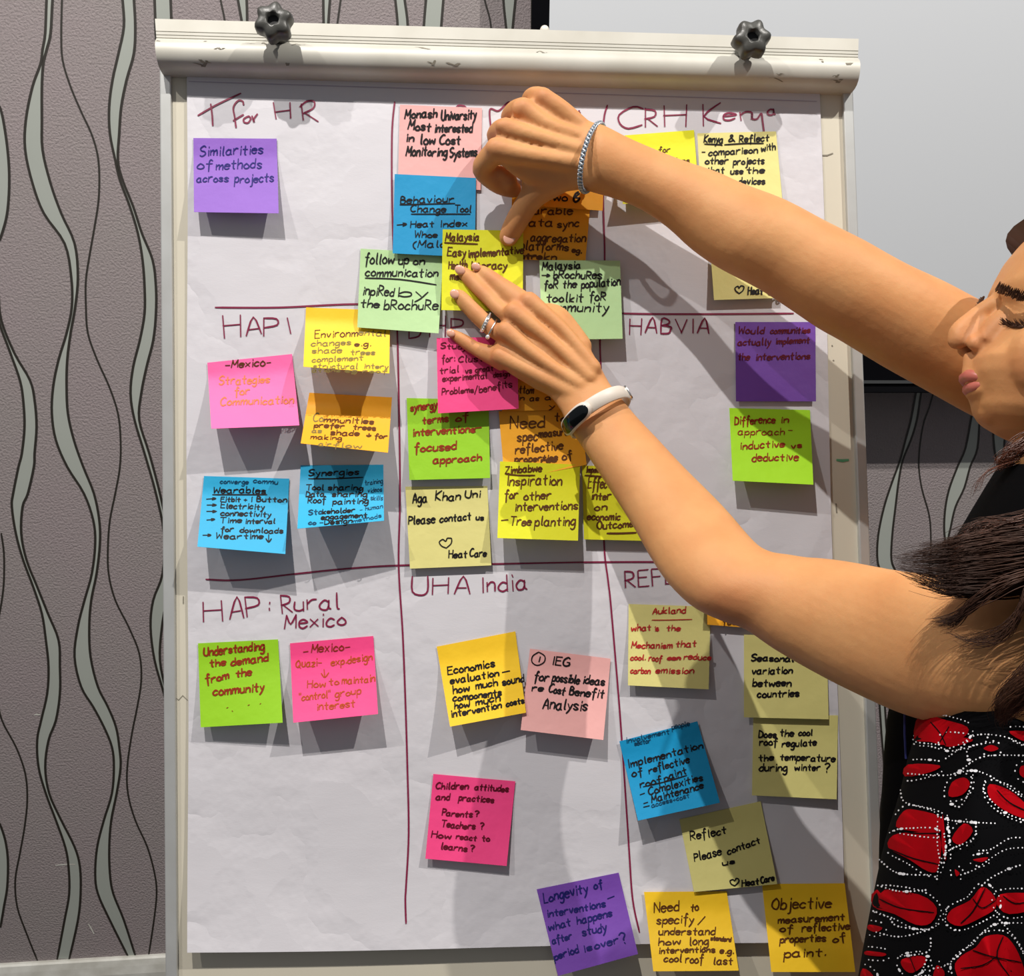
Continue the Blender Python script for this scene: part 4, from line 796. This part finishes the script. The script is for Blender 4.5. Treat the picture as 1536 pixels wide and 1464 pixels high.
DOTS = DOTS+[[(x+dx, y+dy) for x, y in p] for dx, dy in ((0, 880), (650, 40), (650, 920)) for p in DOTS]
for D in DOTS:
    q = catmull([zz(*p) for p in D], 8); acc = 0; prev = q[0]; nxt = 0; 
    for p in q[1:]:
        L_ = math.hypot(p[0]-prev[0], p[1]-prev[1])
        while nxt < acc+L_ and L_ > 0:
            t = (nxt-acc)/L_; x, y = prev[0]+(p[0]-prev[0])*t, prev[1]+(p[1]-prev[1])*t; r = .85*dr.choice([1.1, 1.3, 1.5, 1.8])
            if dr.random() < .05: r = 3.6
            mw.add([dsurf(x+math.cos(k)*r, y+math.sin(k)*r*(.6 if r > 3 else .95), .0027) for k in [2*math.pi*i/8 for i in range(8)]], [tuple(range(8))]); nxt += dr.choice([5, 6, 6.5])
        acc += L_; prev = p
tag(mr.build('red_print', M_['red'], dress, True), kind='stuff'); tag(mw.build('white_dots', M_['white'], dress), kind='stuff')
VE = [[(188,975),(240,992),(335,992)],[(300,625),(330,660),(350,700)],[(360,640),(330,690)],[(165,1045),(240,1075),(325,1095)],[(440,1210),(470,1240),(515,1215)],[(400,1290),(440,1250),(480,1175)],[(540,1335),(520,1400),(560,1464)],[(440,1380),(500,1400),(600,1420)],[(130,1210),(200,1240),(310,1255)],[(520,850),(560,890),(620,920)],[(540,1200),(580,1225),(640,1215)],[(230,1400),(250,1450)],[(400,1440),(470,1430),(520,1400)]]
mv = MB()
for V in VE: strip(mv, catmull([zz(*p) for p in V], 4), 1.8, lambda a, b_: dsurf(a, b_, .0023))
tag(mv.build('wing_veins', M_['dress'], dress), kind='stuff')
m = MB(); m.tube([P(x, y, .262) for x, y in ((1357, 1066), (1357, 1100), (1359, 1138))], .0008, 6); m.build('navy_edging', M_['navy'], person)

# ---------------- hair
hm = MB(); am = MB()
def strand(mm, guide, spread, jitter, r, n3=3, sub=5, w0=0):
    off = [hair_r.gauss(0, 1) for _ in range(3)]; ph = hair_r.random()*6; am_ = hair_r.uniform(.2, 1)*jitter; pts = []
    g = catmull(guide, sub); n = len(g); cut = hair_r.uniform(.72, 1.0); g = g[:max(3, int(n*cut))]; n = len(g)
    for i, p in enumerate(g):
        t = i/(n-1); sp = p[3] if len(p) > 3 else 1
        x = p[0]+off[1]*spread*.4*sp+math.sin(ph+t*9)*am_*t; y = p[1]+off[0]*spread*sp+math.cos(ph+t*8)*am_*t
        pts.append(P(x, y, p[2]+off[2]*.006*sp))
    mm.tube(pts, [r*(1-.75*(i/(n-1))**2) for i in range(n)], n3)
for k in range(2600):   # the thick lock swept over the shoulder
    e = hair_r.random(); L1 = hair_r.random()
    endx = 1330+L1**1.2*150; top_ = lerpcurve([(1330,834,850),(1360,826,876),(1400,818,892),(1440,806,896),(1490,796,896)], endx)
    endy = top_[0]+e*(top_[1]-top_[0])
    strand(hm, [(1760,745+e*60,.30,1),(1640,752+e*84,.335,1),(1560,788+e*86,.350,1),(1500,797+e*92,.352,.8),(1450,806+e*84,.349,.7),(1410+L1*20,814+e*76,.343,.6),(endx,endy,.336,.5)], 6, 5, .00032)
for k in range(260):    # brown flyaways above it
    e = hair_r.random()
    strand(am if k % 3 == 0 else hm, [(1700,720+e*60,.32,1),(1600,745+e*60,.34,1),(1536,780+e*30,.345,1),(1470,792+e*26,.345,1),(1420,812+e*20,.342,.7)], 7, 10, .0004)
for k in range(120):    # lower wisps crossing the arm
    e = hair_r.random()
    strand(hm, [(1600,850,.37,1),(1530,868,.372,1),(1490,880+e*10,.366,1),(1462,900+e*8,.362,.8),(1430,925+e*8,.352,.7),(1385+e*25,930+e*12,.342,.6)], 5, 6, .0004)
for k in range(46):     # thin loops
    e = hair_r.random()
    strand(hm, [(1560,830,.375,1),(1540,880,.38,1),(1525,920+e*10,.38,1),(1495,950+e*12,.375,1),(1455,960+e*6,.365,1),(1420,950,.357,1)], 4, 9, .0003)
for k in range(1300):    # right-hand mass falling behind and over the shoulder
    e = hair_r.random()
    strand(hm, [(1680,760,.36,1.6),(1620,850,.385,1.6),(1590+e*12,930,.392,1.5),(1576,990,.392,1.4),(1556-e*24,1030,.388,1.2),(1524-e*26,1046+e*16,.382,.9),(1500,1072+e*12,.378,.7)], 10, 9, .00032)
for k in range(160):    # curls by the jaw
    e = hair_r.random()
    strand(am, [(1600,600,.25,1),(1568,640,.262,1),(1540,662+e*8,.262,1),(1520,674+e*12,.26,.8),(1500,690+e*8,.257,.6),(1488+e*14,700-e*10,.255,.5)], 6, 7, .0004)
for k in range(14):
    e = hair_r.random(); strand(am, [(1530,690,.26,1),(1490,704,.26,1),(1470,722,.26,1),(1458,745+e*10,.258,1)], 3, 5, .00022)
# scalp cap and the fall at the back of the head
capm = MB(); rs = []
for h, ff, fb, hwid in rows[:12]:
    c = (ff+fb)/2; a = (ff-fb)/2+.010; r = []
    for j in range(40):
        t = 2*math.pi*j/40; ct, st = math.cos(t), math.sin(t); k = 1.10
        front = min(1.0, (.55 if h < .095 else 1.0)) if ct > 0 else 1.0
        if ct > 0 and h < .095: f_ = c+a*ct*(.25 if h < .06 else .6)
        else: f_ = c+a*ct
        r.append(H(f_, h+.010, (hwid+.010)*math.copysign(abs(st)**.9, st)))
    rs.append(r)
capm.rings(rs); capm.build('hair_cap', M_['hair'], person, True)
for k in range(900):
    a = hair_r.uniform(-1, 1); z = hair_r.random()
    p0 = H(-.06-.05*z, .128, .05*a); p1 = H(-.12-.07*z, .075, .088*a); p2 = H(-.15-.03*z, 0, .088*a+.01); p3 = P(1700+60*z, 760+40*z, .22+.11*a+.04)
    pts = [Vector(q) for q in catmull([tuple(p0), tuple(p1), tuple(p2), tuple(p3)], 5)]
    hm.tube(pts, .0006, 3)
h_ = hm.build('hair', M_['hair'], person, True); tag(h_, kind='stuff')
h2 = am.build('hair', M_['auburn'], person, True); tag(h2, 'auburn wisps of hair by jaw and shoulder', kind='stuff')

# ------------------------------------------------------------------ jewellery and wristband
def ringpath(cx, cy, w_, ax, ay, depth, bowx, bowy, n=72, a0=0, a1=2*math.pi):
    c = P(cx, cy, w_); A = P(cx+ax, cy+ay, w_)-c; B = P(cx+bowx, cy+bowy, w_)-c; D = -(c-EYE).normalized()*depth
    return [(c+A*math.cos(t)+(D+B)*math.sin(t)) for t in [a0+(a1-a0)*i/(n-1 if a1-a0 < 6.2 else n) for i in range(n)]]
# braided bracelet
br = empty('braided_bracelet', P(884, 236, .05)); tag(br, 'grey and silver braided cord bracelet on the upper wrist', 'bracelet')
path = ringpath(889, 236, .048, 12, -51, .034, -14, -3, 120)
cen = sum(path, Vector())/len(path); mats = [mat('silver_cord', srgb(196, 200, 204), .35, .4), mat('slate_cord', srgb(104, 120, 134), .5, .1)]
for k in range(4):
    pts = []
    for i in range(120*5):
        t = i/(120*5); q = t*120; a = path[int(q) % 120]; b_ = path[(int(q)+1) % 120]; p = a+(b_-a)*(q-int(q)); tg = (b_-a).normalized(); rd = (p-cen).normalized(); rd = (rd-tg*rd.dot(tg)).normalized(); bn = tg.cross(rd)
        ph = t*2*math.pi*26*(1 if k % 2 else -1)+k*math.pi/2
        pts.append(p+(rd*math.cos(ph)+bn*math.sin(ph))*.0014)
    mm = MB(); mm.tube(pts, .00105, 6, True); mm.build('cord', mats[k % 2], br, True)
# wedding rings
def fring(cx, cy, w_, ax, ay, r, name, label):
    c = P(cx, cy, w_); A = P(cx+ax, cy+ay, w_)-c; d = -(c-EYE).normalized()*A.length*.95; root = empty(name, c); tag(root, label, 'ring', 'rings on the ring finger')
    n = 48; al = A.cross(d).normalized(); rs = []
    for i in range(n):
        t = 2*math.pi*i/n; o = A*math.cos(t)+d*math.sin(t); u = o.normalized()
        rs.append([c+o+u*(.0009*math.cos(q))+al*(r*math.sin(q)) for q in [2*math.pi*j/10 for j in range(10)]])
    mm = MB(); mm.rings(rs, True); mm.build('band', M_['chrome'], root, True)
    return root, c, A, d, al
r1, c, A, d, al = fring(729, 484, .0205, 6.5, -13.5, .0021, 'ring', 'wide silver ring set with small stones, nearer the fingertip')
for i in range(9):
    t = .45+i*.27; o = A*math.cos(t)+d*math.sin(t); mm = MB(); mm.ball(c+o*1.10, BU*.0010, BV*.0010, BN*.0010, 8); mm.build('stone', M_['gem'], r1)
r2, c, A, d, al = fring(738, 493, .0225, 7.5, -14.5, .0010, 'ring', 'thin silver ring with a raised stone, nearer the knuckle')
o = A*math.cos(2.45)+d*math.sin(2.45); mm = MB(); mm.ball(c+o*1.12, BU*.0022, BV*.0022, BN*.0022, 8); mm.build('stone', M_['gem'], r2)
r3 = empty('ring', P(758, 178, .045)); tag(r3, 'thin gold ring peeping out on the folded finger of the upper hand', 'ring')
mm = MB(); pp = [P(764, 176, .033)+CR*.0118*math.cos(t)*.5+CD*-.0118*math.sin(t)-CF*.0110*math.cos(t) for t in [2*math.pi*i/40 for i in range(40)]]; mm.tube(pp, .0012, 8, True); mm.build('band', mat('gold_metal', (.85, .62, .25), .25, 1), r3, True)
# fitness band
fb = empty('fitness_band', P(895, 612, .05)); tag(fb, 'fitness band with cream strap and black screen on the lower wrist', 'watch')
wc_ = (897, 619); ax_ = (42.5, -25); dep = .0285
C = P(*wc_, .047); A = P(wc_[0]+ax_[0], wc_[1]+ax_[1], .047)-C; T = (P(wc_[0]+12, wc_[1]+17, .047)-C).normalized(); T = (T-A.normalized()*T.dot(A.normalized())).normalized()
D = A.cross(T).normalized(); D = D if D.dot(EYE-C) > 0 else -D
bow = -T*.0075
def bandring(t0, t1, hw, lift, thick, n=64, closed=False):
    rs = []
    for i in range(n):
        t = t0+(t1-t0)*i/(n if closed else n-1); o = A*math.cos(t)+D*dep*math.sin(t)+bow*math.sin(t); u = (A.normalized()*math.cos(t)/A.length+D*math.sin(t)/dep).normalized()
        p = C+o+u*lift; ww = hw if not callable(hw) else hw(t)
        sec = [(-1, 0), (-.85, 1), (.85, 1), (1, 0), (.85, -1), (-.85, -1)]
        rs.append([p+T*(ww*a)+u*(thick*b_) for a, b_ in sec])
    return rs
m = MB(); m.rings(bandring(0, 2*math.pi, .0062, .0008, .0010, 90, True), True); m.build('strap', M_['strap'], fb, True)
def cap(t0, t1, h): 
    return lambda t: h*min(1, max(.05, (1-abs((t-(t0+t1)/2)/((t1-t0)/2))**5))**.5)
ta, tb = math.radians(104), math.radians(176)
m = MB(); m.rings(bandring(ta, tb, cap(ta, tb, .0078), .0030, .0030, 40)); m.build('case', M_['strap'], fb, True)
ta2, tb2 = math.radians(109), math.radians(170)
m = MB(); m.rings(bandring(ta2, tb2, cap(ta2, tb2, .0064), .0058, .0008, 40)); m.build('screen', M_['glass'], fb, True)
m = MB(); m.rings(bandring(math.radians(4), math.radians(14), .0068, .0026, .0012, 12)); m.build('buckle', M_['chrome'], fb, True)
